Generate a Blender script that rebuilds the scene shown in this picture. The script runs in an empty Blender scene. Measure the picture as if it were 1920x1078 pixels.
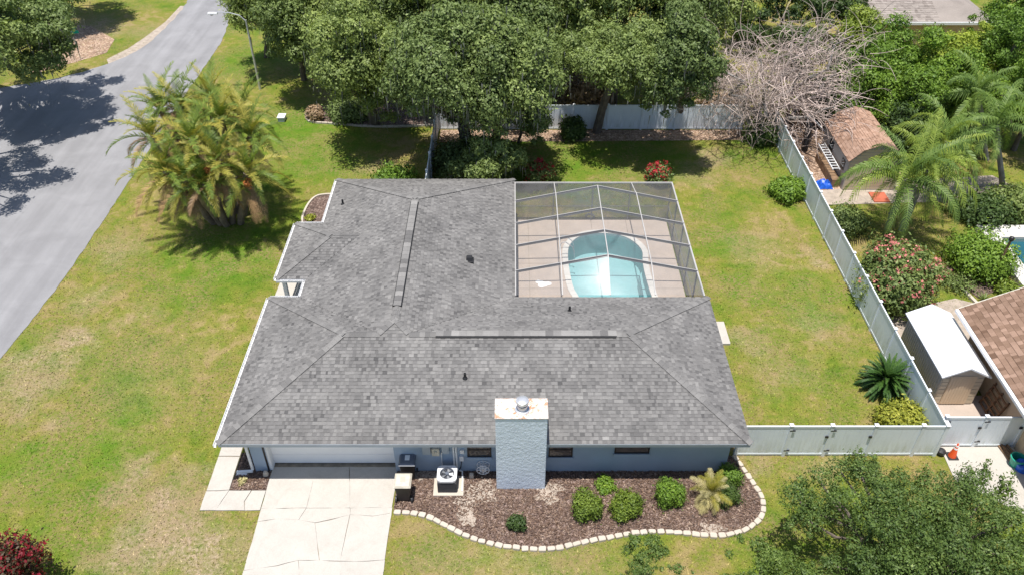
import bpy, math, random
import numpy as np
from mathutils import Vector, Matrix, noise
from mathutils.geometry import delaunay_2d_cdt
R = math.radians
scene = bpy.context.scene
COL = scene.collection
# ------------------------------------------------------------------ camera
CAM_H, PITCH, FPX = 25.3, R(39.1), 1528.0
cam = bpy.data.objects.new('camera', bpy.data.cameras.new('camera'))
COL.objects.link(cam)
cam.location = (0, 0, CAM_H)
cam.rotation_euler = (R(90) - PITCH, 0, 0)
cam.data.sensor_width = 36
cam.data.lens = FPX / 1920 * 36
cam.data.clip_start = 0.5
cam.data.clip_end = 3000
scene.camera = cam
# ------------------------------------------------------------------ world, sun, exposure
SUNV = Vector((-0.06, -0.125, 1)).normalized()
elev = math.asin(SUNV.z)
az = math.atan2(SUNV.x, SUNV.y)
w = bpy.data.worlds.new("World"); scene.world = w; w.use_nodes = True
nt = w.node_tree; nt.nodes.clear()
sky = nt.nodes.new('ShaderNodeTexSky'); sky.sky_type = 'NISHITA'; sky.sun_disc = False
sky.sun_elevation = elev; sky.sun_rotation = az
bg = nt.nodes.new('ShaderNodeBackground'); bg.inputs[1].default_value = 0.105
wo = nt.nodes.new('ShaderNodeOutputWorld')
nt.links.new(sky.outputs[0], bg.inputs[0]); nt.links.new(bg.outputs[0], wo.inputs[0])
sun = bpy.data.objects.new('sun', bpy.data.lights.new('sun', 'SUN')); COL.objects.link(sun)
sun.data.energy = 4.9; sun.data.angle = R(0.55); sun.data.color = (1, 0.955, 0.89)
sun.rotation_euler = SUNV.to_track_quat('Z', 'Y').to_euler()
sun.location = (0, 0, 60)
scene.view_settings.view_transform = 'Standard'
scene.view_settings.look = 'None'
scene.view_settings.exposure = 0.42
scene.view_settings.gamma = 1
scene.view_settings.use_curve_mapping = False
scene.render.engine = 'CYCLES'
scene.cycles.transparent_max_bounces = 24
scene.cycles.max_bounces = 8

CP, SP = math.cos(PITCH), math.sin(PITCH)
def at(px, py, z=0.0):
    """survey helper: the point at height z that the photograph shows at (px, py)"""
    v = (py - 539) / FPX
    d = (CAM_H - z) / (SP + v * CP)
    return ((px - 960) / FPX * d, d * (CP - v * SP), z)
def at2(px, py, z=0.0):
    p = at(px, py, z); return (p[0], p[1])
# ------------------------------------------------------------------ materials
def mk(name):
    m = bpy.data.materials.new(name); m.use_nodes = True
    t = m.node_tree; b = t.nodes['Principled BSDF']
    return m, t, b
def N(t, kind, **kw):
    n = t.nodes.new(kind)
    for k, v in kw.items(): setattr(n, k, v)
    return n
def pos(t):
    return N(t, 'ShaderNodeNewGeometry').outputs['Position']
def nz(t, vec, scale, detail=3, rough=0.55, dist=0.0):
    n = N(t, 'ShaderNodeTexNoise'); n.inputs['Scale'].default_value = scale
    n.inputs['Detail'].default_value = detail; n.inputs['Roughness'].default_value = rough
    n.inputs['Distortion'].default_value = dist
    t.links.new(vec, n.inputs['Vector']); return n.outputs['Fac']
def ramp(t, fac, stops):
    r = N(t, 'ShaderNodeValToRGB'); e = r.color_ramp.elements
    while len(e) < len(stops): e.new(0.5)
    for i, (p, c) in enumerate(stops):
        e[i].position = p
        e[i].color = (c, c, c, 1) if isinstance(c, (int, float)) else (*c, 1)
    t.links.new(fac, r.inputs[0]); return r.outputs[0]
def mix(t, fac, a, b, mode='MIX'):
    m = N(t, 'ShaderNodeMix', data_type='RGBA', blend_type=mode)
    for s, v in ((0, fac), (6, a), (7, b)):
        if isinstance(v, (int, float)): m.inputs[s].default_value = v if s == 0 else (v, v, v, 1)
        elif isinstance(v, tuple): m.inputs[s].default_value = (*v, 1)
        else: t.links.new(v, m.inputs[s])
    return m.outputs[2]
def math_(t, op, a, b=None):
    m = N(t, 'ShaderNodeMath', operation=op)
    for s, v in ((0, a), (1, b)):
        if v is None: continue
        if isinstance(v, (int, float)): m.inputs[s].default_value = v
        else: t.links.new(v, m.inputs[s])
    return m.outputs[0]
def bump(t, b, h, strength=0.3, dist=0.02):
    n = N(t, 'ShaderNodeBump'); n.inputs['Strength'].default_value = strength
    n.inputs['Distance'].default_value = dist
    t.links.new(h, n.inputs['Height']); t.links.new(n.outputs[0], b.inputs['Normal'])
def simple(name, col, rough=0.6, var=0.12, scale=1.5, metal=0, bmp=0, bscale=30, fine=0.0, spec=0.5):
    m, t, b = mk(name); p = pos(t)
    f = nz(t, p, scale, 4)
    c = ramp(t, f, [(0.3, tuple(x * (1 - var) for x in col)), (0.7, tuple(min(1, x * (1 + var)) for x in col))])
    if fine:
        c = mix(t, 1.0, c, ramp(t, nz(t, p, bscale * 2, 2), [(0.3, 1 - fine), (0.7, 1 + fine * 0.3)]), 'MULTIPLY')
    t.links.new(c, b.inputs['Base Color'])
    b.inputs['Roughness'].default_value = rough; b.inputs['Metallic'].default_value = metal
    b.inputs['Specular IOR Level'].default_value = spec
    if bmp: bump(t, b, nz(t, p, bscale, 4), bmp, 0.02)
    return m
def leafmat(name, dark, light, extra=None, trans=0.24, nscale=0.6):
    m, t, b = mk(name); p = pos(t)
    a = N(t, 'ShaderNodeAttribute', attribute_name='tone')
    f = nz(t, p, nscale, 3)
    s = math_(t, 'ADD', math_(t, 'MULTIPLY', a.outputs['Fac'], 0.6), math_(t, 'MULTIPLY', f, 0.4))
    stops = [(0.22, dark), (0.72, light)]
    if extra: stops.append((0.9, extra))
    c = ramp(t, s, stops)
    oi = N(t, 'ShaderNodeObjectInfo')
    c = mix(t, 1.0, c, ramp(t, oi.outputs['Random'], [(0.0, (0.88, 0.91, 0.92)), (0.5, (1.06, 1.06, 1.0)), (1.0, (1.2, 1.16, 0.98))]), 'MULTIPLY')
    t.links.new(c, b.inputs['Base Color']); b.inputs['Roughness'].default_value = 0.55
    b.inputs['Specular IOR Level'].default_value = 0.35
    tr = N(t, 'ShaderNodeBsdfTranslucent'); t.links.new(mix(t, 1.0, c, (1.2, 1.25, 0.6), 'MULTIPLY'), tr.inputs[0])
    ms = N(t, 'ShaderNodeMixShader'); ms.inputs[0].default_value = trans
    out = t.nodes['Material Output']
    t.links.new(b.outputs[0], ms.inputs[1]); t.links.new(tr.outputs[0], ms.inputs[2]); t.links.new(ms.outputs[0], out.inputs[0])
    return m
# lawn colour, shared by the soil sheet and by the blades standing on it
DRY = [at2(250, 905) + (1.0, .8), at2(345, 1010) + (1.6, 1.0), at2(300, 945) + (1.2, 1.0), at2(385, 1060) + (1.2, .9), at2(60, 720) + (1.3, .8), at2(120, 790) + (.9, .6), at2(1330, 300) + (1.2, .8), at2(1530, 480) + (.8, .6), at2(320, 960) + (1.9, .95), at2(285, 1030) + (2.0, .9), at2(440, 1040) + (1.3, .55), at2(140, 640) + (1.3, .85), at2(60, 690) + (2.2, .7), at2(215, 470) + (1.6, .5),
       at2(20, 760) + (1.6, .6), at2(1400, 640) + (1.0, .5), at2(1540, 620) + (1.6, .35), at2(1470, 700) + (1.6, .35), at2(1420, 470) + (1.8, .35), at2(170, 560) + (1.4, .45),
       at2(1300, 330) + (1.5, .4), at2(710, 310) + (1.2, .5), at2(1540, 870) + (1.1, .5), at2(1480, 260) + (1.6, .6), at2(1000, 1075) + (3.0, .35), at2(840, 1040) + (1.6, .4),
       at2(290, 700) + (3.5, .22), at2(240, 600) + (1.2, .35), at2(1420, 870) + (.7, .7), at2(275, 60) + (2.0, .4), at2(160, 60) + (3.2, 1.0), at2(1110, 120) + (3.5, 1.1), at2(1340, 150) + (2.5, .6)]
LUSH = [at2(1350, 450) + (1.8, .8), at2(1400, 540) + (1.6, .7), at2(1520, 600) + (1.2, .8), at2(1440, 640) + (1.2, .5), at2(430, 470) + (3.0, .9), at2(600, 300) + (3.0, .9), at2(1180, 290) + (4.0, .8), at2(200, 850) + (2.2, .8), at2(60, 880) + (1.6, .8), at2(380, 500) + (2.6, .7), at2(560, 240) + (4.0, .9), at2(450, 440) + (3, .7), at2(1500, 530) + (1.2, .5),
        at2(1340, 400) + (1.6, .3), at2(1000, 290) + (5, .9), at2(1410, 290) + (2.2, .6), at2(330, 560) + (1.8, .5), at2(470, 120) + (3.5, .8), at2(1570, 560) + (.9, .6), at2(100, 1000) + (2, .4)]
def lawn_group():
    g = bpy.data.node_groups.new('lawn_colour', 'ShaderNodeTree')
    g.interface.new_socket('Color', in_out='OUTPUT', socket_type='NodeSocketColor')
    go = g.nodes.new('NodeGroupOutput'); p = pos(g)
    sx = N(g, 'ShaderNodeSeparateXYZ'); g.links.new(p, sx.inputs[0])
    cx = N(g, 'ShaderNodeCombineXYZ'); g.links.new(sx.outputs[0], cx.inputs[0]); g.links.new(sx.outputs[1], cx.inputs[1])
    p = cx.outputs[0]
    wn = N(g, 'ShaderNodeTexNoise'); wn.inputs['Scale'].default_value = 0.7; wn.inputs['Detail'].default_value = 4
    g.links.new(p, wn.inputs['Vector'])
    off = N(g, 'ShaderNodeVectorMath', operation='MULTIPLY_ADD'); g.links.new(wn.outputs['Color'], off.inputs[0])
    off.inputs[1].default_value = (3.4, 3.4, 0); g.links.new(p, off.inputs[2])
    off2 = N(g, 'ShaderNodeVectorMath', operation='SUBTRACT'); g.links.new(off.outputs[0], off2.inputs[0]); off2.inputs[1].default_value = (1.7, 1.7, 0)
    q = off2.outputs[0]
    def blobs(lst):
        tot = None
        for x, y, r, a in lst:
            d = N(g, 'ShaderNodeVectorMath', operation='DISTANCE'); g.links.new(q, d.inputs[0]); d.inputs[1].default_value = (x, y, 0)
            mr = N(g, 'ShaderNodeMapRange', interpolation_type='SMOOTHSTEP'); g.links.new(d.outputs['Value'], mr.inputs[0])
            mr.inputs[1].default_value = r * 1.35; mr.inputs[2].default_value = r * 0.3; mr.inputs[3].default_value = 0; mr.inputs[4].default_value = a
            tot = mr.outputs[0] if tot is None else math_(g, 'MAXIMUM', tot, mr.outputs[0])
        return tot
    big = nz(g, p, 0.22, 4, 0.6, 0.6); med = nz(g, p, 1.3, 5, 0.65, 0.4); fine = nz(g, p, 7.0, 5, 0.75); vf = nz(g, p, 38, 2, 0.6)
    c = ramp(g, math_(g, 'ADD', math_(g, 'MULTIPLY', big, 0.5), math_(g, 'MULTIPLY', med, 0.5)),
             [(0.37, (0.085, 0.158, 0.012)), (0.46, (0.140, 0.192, 0.020)), (0.54, (0.205, 0.208, 0.036)), (0.60, (0.30, 0.24, 0.095))])
    lf = math_(g, 'MULTIPLY', blobs(LUSH), ramp(g, med, [(0.3, 1.0), (0.7, 0.35)]))
    c = mix(g, math_(g, 'MULTIPLY', lf, 1.15), c, (0.082, 0.188, 0.010))
    df = math_(g, 'MULTIPLY', blobs(DRY), ramp(g, math_(g, 'ADD', math_(g, 'MULTIPLY', med, .5), math_(g, 'MULTIPLY', fine, .5)), [(0.38, 0.30), (0.55, 1.0)]))
    c = mix(g, df, c, ramp(g, fine, [(0.35, (0.23, 0.165, 0.085)), (0.65, (0.47, 0.365, 0.265))]))
    c = mix(g, math_(g, 'MULTIPLY', ramp(g, fine, [(0.42, 0.0), (0.60, 1.0)]), ramp(g, nz(g, p, 0.35, 4, .6, .5), [(0.40, 0.10), (0.60, 0.85)])), c, (0.27, 0.20, 0.095))
    c = mix(g, ramp(g, nz(g, p, 5.0, 4, .7), [(0.52, 0.0), (0.70, 0.28)]), c, (0.095, 0.135, 0.02))
    c = mix(g, 1.0, c, ramp(g, vf, [(0.3, 0.62), (0.7, 1.25)]), 'MULTIPLY')
    g.links.new(c, go.inputs[0])
    return g
LG = lawn_group()
def lawnmat(name, blade=False):
    m, t, b = mk(name)
    gn = N(t, 'ShaderNodeGroup'); gn.node_tree = LG
    c = gn.outputs[0]
    if blade:
        a = N(t, 'ShaderNodeAttribute', attribute_name='tone')
        c = mix(t, 1.0, c, ramp(t, a.outputs['Fac'], [(0, 0.95), (0.8, 1.3), (1, 1.75)]), 'MULTIPLY')
    else:
        bump(t, b, math_(t, 'ADD', nz(t, pos(t), 25, 4, .7), nz(t, pos(t), 3, 3)), 0.9, 0.05)
    t.links.new(c, b.inputs['Base Color']); b.inputs['Roughness'].default_value = 0.9
    b.inputs['Specular IOR Level'].default_value = 0.12
    return m
M = {}
M['lawn'] = lawnmat('lawn'); M['blade'] = lawnmat('grass_blades', True)
def asphalt():
    m, t, b = mk('road_asphalt'); p = pos(t)
    c = ramp(t, nz(t, p, 0.5, 5, .6, .5), [(0.3, (0.205, 0.203, 0.21)), (0.7, (0.262, 0.26, 0.268))])
    c = mix(t, 1.0, c, ramp(t, nz(t, p, 60, 3, .7), [(0.25, 0.78), (0.75, 1.18)]), 'MULTIPLY')
    # long faint tyre bands
    mp = N(t, 'ShaderNodeMapping'); t.links.new(p, mp.inputs[0]); mp.inputs['Rotation'].default_value = (0, 0, R(-28)); mp.inputs['Scale'].default_value = (1.0, 0.05, 1)
    c = mix(t, 1.0, c, ramp(t, nz(t, mp.outputs[0], 1.2, 4), [(0.35, 0.88), (0.65, 1.08)]), 'MULTIPLY')
    t.links.new(c, b.inputs['Base Color']); b.inputs['Roughness'].default_value = 0.85; bump(t, b, nz(t, p, 60, 3), 0.25, 0.01)
    return m
M['asphalt'] = asphalt()
def concrete(name, col, stain=(0.3, 0.27, 0.22)):
    m, t, b = mk(name); p = pos(t)
    c = ramp(t, nz(t, p, 0.9, 6, .65, .8), [(0.3, tuple(x * .9 for x in col)), (0.65, col)])
    c = mix(t, ramp(t, nz(t, p, 2.4, 6, .75, 1.0), [(0.55, 0.0), (0.8, 0.4)]), c, stain)
    c = mix(t, ramp(t, nz(t, p, 0.6, 6, .8, 1.5), [(0.5, 0.0), (0.75, 0.35)]), c, tuple(x * .8 for x in stain))
    c = mix(t, 1.0, c, ramp(t, nz(t, p, 30, 4, .7), [(0.25, 0.86), (0.75, 1.06)]), 'MULTIPLY')
    t.links.new(c, b.inputs['Base Color']); b.inputs['Roughness'].default_value = 0.85; bump(t, b, nz(t, p, 40, 3), 0.2, 0.01)
    return m
M['concrete'] = concrete('pale_concrete', (0.47, 0.44, 0.395), (0.33, .29, .24))
M['deck'] = concrete('deck_concrete', (0.44, 0.365, 0.31), (0.36, 0.32, 0.28))
M['coping'] = concrete('pool_coping', (0.58, 0.56, 0.52), (0.45, .43, .4))
M['joint'] = simple('joint_dirt', (0.26, 0.22, 0.165), 0.95, .3, 4)
def shingle(name, a, b_, c_):
    m, t, b = mk(name); p = pos(t)
    at_ = N(t, 'ShaderNodeAttribute', attribute_name='tone')
    c = ramp(t, at_.outputs['Fac'], [(0.0, a), (0.45, b_), (1.0, c_)])
    c = mix(t, 1.0, c, ramp(t, nz(t, p, 0.45, 5, .65, .6), [(0.3, 0.80), (0.7, 1.12)]), 'MULTIPLY')
    c = mix(t, ramp(t, nz(t, p, 1.4, 5, .7, .5), [(0.6, 0.0), (0.8, 0.35)]), c, tuple(x * .55 for x in b_))
    c = mix(t, 1.0, c, ramp(t, nz(t, p, 45, 3, .8), [(0.25, 0.72), (0.75, 1.25)]), 'MULTIPLY')
    t.links.new(c, b.inputs['Base Color']); b.inputs['Roughness'].default_value = 0.9; b.inputs['Specular IOR Level'].default_value = 0.2
    bump(t, b, nz(t, p, 60, 3), 0.35, 0.01)
    return m
M['shingle'] = shingle('grey_shingle', (0.082, 0.080, 0.080), (0.166, 0.161, 0.157), (0.262, 0.254, 0.244))
M['brown_shingle'] = shingle('brown_shingle', (0.12, 0.072, 0.048), (0.21, 0.135, 0.095), (0.33, 0.22, 0.165))
M['shed_shingle'] = shingle('light_brown_shingle', (0.24, 0.145, 0.10), (0.34, 0.215, 0.155), (0.42, 0.28, 0.21))
M['tan_shingle'] = shingle('tan_shingle', (0.21, 0.18, 0.16), (0.28, 0.245, 0.22), (0.34, 0.30, 0.27))
M['vent_black'] = simple('vent_plastic', (0.015, 0.015, 0.017), 0.6)
def stucco(name, col, cell=14, st=0.6):
    m, t, b = mk(name); p = pos(t)
    c = ramp(t, nz(t, p, 1.1, 5), [(0.3, tuple(x * .93 for x in col)), (0.7, tuple(x * 1.05 for x in col))])
    t.links.new(c, b.inputs['Base Color']); b.inputs['Roughness'].default_value = 0.75
    bump(t, b, nz(t, p, cell, 4, .6, .6), st, 0.04)
    return m
M['stucco'] = stucco('blue_stucco', (0.31, 0.39, 0.49), 30, .25)
M['stucco_rough'] = stucco('rough_blue_stucco', (0.62, 0.70, 0.79), 9, .8)
M['tan_wall'] = stucco('tan_stucco', (0.55, 0.42, 0.28), 30, .2)
def rusty_white():
    m, t, b = mk('rust_stained_white_paint'); p = pos(t)
    sx = N(t, 'ShaderNodeVectorMath', operation='DISTANCE'); t.links.new(p, sx.inputs[0]); sx.inputs[1].default_value = (0.36, 19.42, 4.0)
    near = ramp(t, sx.outputs['Value'], [(0.25, 1.0), (0.45, 0.35), (1.0, 0.25)])
    f = math_(t, 'MULTIPLY', math_(t, 'ADD', near, ramp(t, nz(t, p, 2.0, 3), [(0.45, 0.0), (0.58, 0.7)])), ramp(t, nz(t, p, 4.5, 6, .7, 1.2), [(0.46, 0.0), (0.53, 1.0)]))
    c = mix(t, f, (0.66, 0.64, 0.61), ramp(t, nz(t, p, 20, 3), [(0.3, (0.30, 0.11, 0.05)), (0.7, (0.6, 0.36, 0.22))]))
    t.links.new(c, b.inputs['Base Color']); b.inputs['Roughness'].default_value = 0.7
    return m
M['rusty_white'] = rusty_white()
M['white'] = simple('white_paint', (0.74, 0.75, 0.76), 0.45, .06, 3)
M['vinyl'] = simple('white_vinyl', (0.70, 0.75, 0.79), 0.4, .05, .8, fine=.04)
def vinyl_panel():
    m, t, b = mk('vinyl_panel'); p = pos(t); sx = N(t, 'ShaderNodeSeparateXYZ'); t.links.new(p, sx.inputs[0])
    c = ramp(t, nz(t, p, .8, 4), [(0.3, (0.72, 0.78, 0.85)), (0.7, (0.78, 0.84, 0.90))])
    low = ramp(t, math_(t, 'MULTIPLY', sx.outputs[2], .5), [(0.05, 1.0), (0.5, 0.0)])
    mp = N(t, 'ShaderNodeMapping'); t.links.new(p, mp.inputs[0]); mp.inputs['Scale'].default_value = (5, 5, .7)
    f = math_(t, 'MULTIPLY', low, ramp(t, nz(t, mp.outputs[0], 1.0, 5, .7), [(0.42, 0.0), (0.7, 0.7)]))
    c = mix(t, f, c, (0.30, 0.34, 0.22)); c = mix(t, ramp(t, nz(t, mp.outputs[0], 1.7, 4, .6), [(0.55, 0.0), (0.75, 0.2)]), c, (0.42, 0.45, 0.44))
    t.links.new(c, b.inputs['Base Color']); b.inputs['Roughness'].default_value = .45; return m
M['vinyl_panel'] = vinyl_panel()
M['door_white'] = simple('garage_door_white', (0.86, 0.86, 0.86), 0.5, .03)
M['fascia'] = simple('fascia_blue_grey', (0.42, 0.46, 0.52), 0.55, .08)
M['frame_dark'] = simple('dark_window_frame', (0.012, 0.012, 0.014), 0.4)
def glassmat():
    m, t, b = mk('window_glass'); b.inputs['Base Color'].default_value = (0.035, 0.045, 0.055, 1)
    b.inputs['Roughness'].default_value = 0.06; b.inputs['Specular IOR Level'].default_value = 0.8; return m
M['glass'] = glassmat()
M['aluminium'] = simple('white_aluminium', (0.72, 0.72, 0.72), 0.4, .05)
M['galv'] = simple('galvanised_metal', (0.55, 0.56, 0.58), 0.35, .12, 6, metal=.5)
M['black'] = simple('black_plastic', (0.02, 0.02, 0.022), 0.5, .2)
M['dark_grey'] = simple('grey_bin_lid', (0.11, 0.125, 0.16), 0.4, .1)
M['beige'] = simple('beige_lid', (0.52, 0.48, 0.40), 0.55, .15, 6)
M['grey_box'] = simple('grey_metal_box', (0.38, 0.42, 0.46), 0.5, .06)
M['ac_white'] = simple('light_grey_metal', (0.66, 0.66, 0.67), 0.45, .05)
M['stone'] = concrete('edging_stone', (0.52, 0.46, 0.385), (0.42, .34, .26))
M['wood'] = simple('weathered_wood', (0.20, 0.125, 0.07), 0.85, .3, 5, bmp=.4)
M['pallet_wood'] = simple('pallet_wood', (0.17, 0.09, 0.045), 0.85, .3, 5)
M['fence_wood'] = simple('brown_fence_wood', (0.16, 0.095, 0.055), 0.9, .3, 4)
M['bark'] = simple('oak_bark', (0.13, 0.105, 0.085), 0.95, .35, 3, bmp=1, bscale=12)
M['palm_bark'] = simple('palm_bark', (0.20, 0.155, 0.11), 0.95, .35, 3, bmp=1, bscale=9)
M['grey_bark'] = simple('grey_palm_bark', (0.23, 0.21, 0.195), 0.9, .25, 2, bmp=.6, bscale=9)
M['bare'] = simple('bare_twigs', (0.44, 0.355, 0.315), 0.85, .3, 1.5)
M['moss'] = simple('hanging_moss', (0.15, 0.155, 0.13), 0.95, .25, 2)
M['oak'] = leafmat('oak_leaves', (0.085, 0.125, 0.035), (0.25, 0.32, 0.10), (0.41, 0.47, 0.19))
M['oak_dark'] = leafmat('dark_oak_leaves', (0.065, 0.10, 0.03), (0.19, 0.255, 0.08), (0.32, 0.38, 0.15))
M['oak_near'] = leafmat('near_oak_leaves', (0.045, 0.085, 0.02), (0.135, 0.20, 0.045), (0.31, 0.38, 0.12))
M['bright'] = leafmat('bright_leaves', (0.075, 0.145, 0.02), (0.18, 0.29, 0.035), (0.32, 0.42, 0.06))
M['lime'] = leafmat('lime_leaves', (0.13, 0.19, 0.025), (0.30, 0.37, 0.05), (0.45, 0.48, 0.09))
M['yellowgreen'] = leafmat('yellow_green_leaves', (0.13, 0.17, 0.03), (0.33, 0.34, 0.05), (0.5, 0.47, 0.12))
M['hedge'] = leafmat('shrub_leaves', (0.07, 0.12, 0.018), (0.2, 0.27, 0.035), (0.30, 0.36, 0.07))
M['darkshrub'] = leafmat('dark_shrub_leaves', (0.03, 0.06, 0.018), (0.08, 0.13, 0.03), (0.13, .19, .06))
M['olean'] = leafmat('oleander_leaves', (0.08, 0.125, 0.035), (0.20, 0.26, 0.08), (0.34, 0.38, 0.17))
M['pink'] = leafmat('pink_flowers', (0.42, 0.12, 0.13), (0.62, 0.24, 0.24), (0.75, 0.42, 0.38), .2)
M['red'] = leafmat('red_flowers', (0.24, 0.012, 0.02), (0.45, 0.03, 0.045), (0.58, 0.08, 0.10), .2)
M['maroon'] = leafmat('maroon_leaves', (0.05, 0.03, 0.02), (0.11, 0.075, 0.035), (0.16, 0.14, 0.05))
M['deepred'] = leafmat('deep_red_blooms', (0.13, 0.006, 0.012), (0.27, 0.015, 0.025), (0.42, 0.04, 0.06), .2)
M['drybrush'] = leafmat('dry_brush', (0.22, 0.14, 0.09), (0.42, 0.30, 0.20), (0.55, 0.42, 0.30), .2)
M['frond_g'] = leafmat('date_frond_green', (0.05, 0.095, 0.014), (0.17, 0.235, 0.038), (0.42, 0.42, 0.11), .22, 1)
M['frond_y'] = leafmat('date_frond_yellow', (0.18, 0.185, 0.03), (0.36, 0.32, 0.065), (0.55, 0.45, 0.15), .22, 1)
M['frond_d'] = leafmat('date_frond_dead', (0.17, 0.105, 0.06), (0.34, 0.22, 0.12), (0.45, 0.32, 0.2), .15, 1)
M['queen'] = leafmat('queen_frond', (0.10, 0.16, 0.024), (0.27, 0.34, 0.06), (0.50, 0.52, 0.14), .3, 1)
M['queen2'] = leafmat('queen_frond_deep', (0.07, 0.13, 0.03), (0.18, 0.265, 0.06), (0.34, 0.40, 0.13), .3, 1)
M['sago'] = leafmat('sago_frond', (0.02, 0.055, 0.012), (0.055, 0.12, 0.02), (0.13, 0.2, 0.03), .12, 1)
M['cream'] = leafmat('cream_frond', (0.3, 0.26, 0.12), (0.5, 0.45, 0.24), (0.7, 0.62, 0.42), .2, 1)
M['date_fruit'] = simple('orange_fruit', (0.42, 0.14, 0.03), 0.7, .3, 8)
def mulch(name, a, b_, c_, sc=18):
    m, t, b = mk(name); p = pos(t)
    v = N(t, 'ShaderNodeTexVoronoi'); v.inputs['Scale'].default_value = sc; t.links.new(p, v.inputs['Vector'])
    bw = N(t, 'ShaderNodeSeparateColor'); t.links.new(v.outputs['Color'], bw.inputs[0])
    c = ramp(t, bw.outputs[0], [(0.0, a), (0.6, b_), (1.0, c_)])
    c = mix(t, 1.0, c, ramp(t, nz(t, p, 1.2, 5, .65), [(0.3, 0.7), (0.7, 1.3)]), 'MULTIPLY')
    t.links.new(c, b.inputs['Base Color']); b.inputs['Roughness'].default_value = 0.95
    bump(t, b, bw.outputs[0], 0.8, 0.03); return m
M['mulch'] = mulch('brown_mulch', (0.058, 0.036, 0.029), (0.13, 0.085, 0.068), (0.27, 0.20, 0.17))
M['chips'] = leafmat('mulch_chips', (0.065, 0.04, 0.032), (0.175, 0.115, 0.093), (0.45, 0.36, 0.31), .0, 2)
M['litter'] = mulch('leaf_litter', (0.17, 0.105, 0.07), (0.33, 0.22, 0.15), (0.5, 0.38, 0.29), 12)
M['sand'] = simple('pale_sand', (0.37, 0.31, 0.255), 0.95, .22, 3, bmp=.5, bscale=14, fine=.2)
M['pool_shell'] = simple('pool_plaster', (0.34, 0.47, 0.475), 0.7, .05, 1)
M['blue'] = simple('blue_tarp', (0.01, 0.09, 0.5), 0.4, .25, 6)
M['teal'] = simple('teal_plastic', (0.02, 0.28, 0.2), 0.4, .15)
M['orange'] = simple('orange_cone', (0.75, 0.09, 0.015), 0.5, .08)
M['brick_red'] = simple('brick_red_mat', (0.42, 0.11, 0.06), 0.9, .2)
M['sign_green'] = simple('sign_green', (0.0, 0.20, 0.14), 0.4, .05)
M['shed_wall'] = simple('beige_metal_wall', (0.50, 0.43, 0.35), 0.5, .05)
M['shed_wall2'] = simple('shed_grey_wall', (0.43, 0.40, 0.37), 0.6, .07)
M['shed_front'] = simple('beige_siding', (0.56, 0.47, 0.34), 0.6, .06)
M['shed_roof'] = simple('white_metal_roof', (0.68, 0.69, 0.71), 0.4, .04, 1)
M['door_tan'] = simple('tan_door', (0.62, 0.48, 0.33), 0.5, .04)
def screenmat(name, op, col):
    m, t, b = mk(name); b.inputs['Base Color'].default_value = (*col, 1); b.inputs['Roughness'].default_value = 0.30; b.inputs['Metallic'].default_value = .5
    tr = N(t, 'ShaderNodeBsdfTransparent'); ms = N(t, 'ShaderNodeMixShader')
    f = ramp(t, nz(t, pos(t), 1.3, 5, .6), [(0.35, op * .8), (0.65, min(1, op * 1.25))])
    t.links.new(f, ms.inputs[0]); t.links.new(tr.outputs[0], ms.inputs[1]); t.links.new(b.outputs[0], ms.inputs[2])
    t.links.new(ms.outputs[0], t.nodes['Material Output'].inputs[0]); return m
M['screen'] = screenmat('insect_screen_roof', 0.21, (0.42, 0.42, 0.42))
M['screen_wall'] = screenmat('insect_screen_wall', 0.66, (0.15, 0.16, 0.175))
def water(name, tint, rough=0.03):
    m, t, b = mk(name); p = pos(t)
    tr = N(t, 'ShaderNodeBsdfTransparent'); tr.inputs[0].default_value = (*tint, 1)
    gl = N(t, 'ShaderNodeBsdfGlossy'); gl.inputs['Roughness'].default_value = rough
    bp = N(t, 'ShaderNodeBump'); bp.inputs['Strength'].default_value = 0.15; bp.inputs['Distance'].default_value = 0.02
    t.links.new(nz(t, p, 4, 3), bp.inputs['Height']); t.links.new(bp.outputs[0], gl.inputs['Normal'])
    fr = N(t, 'ShaderNodeFresnel'); fr.inputs[0].default_value = 1.33
    ms = N(t, 'ShaderNodeMixShader'); t.links.new(fr.outputs[0], ms.inputs[0]); t.links.new(tr.outputs[0], ms.inputs[1]); t.links.new(gl.outputs[0], ms.inputs[2])
    t.links.new(ms.outputs[0], t.nodes['Material Output'].inputs[0]); return m
M['water'] = water('pool_water', (0.78, 0.93, 0.95))
M['deep'] = simple('dark_pool_shell', (0.02, 0.10, 0.13), 0.5)
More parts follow.
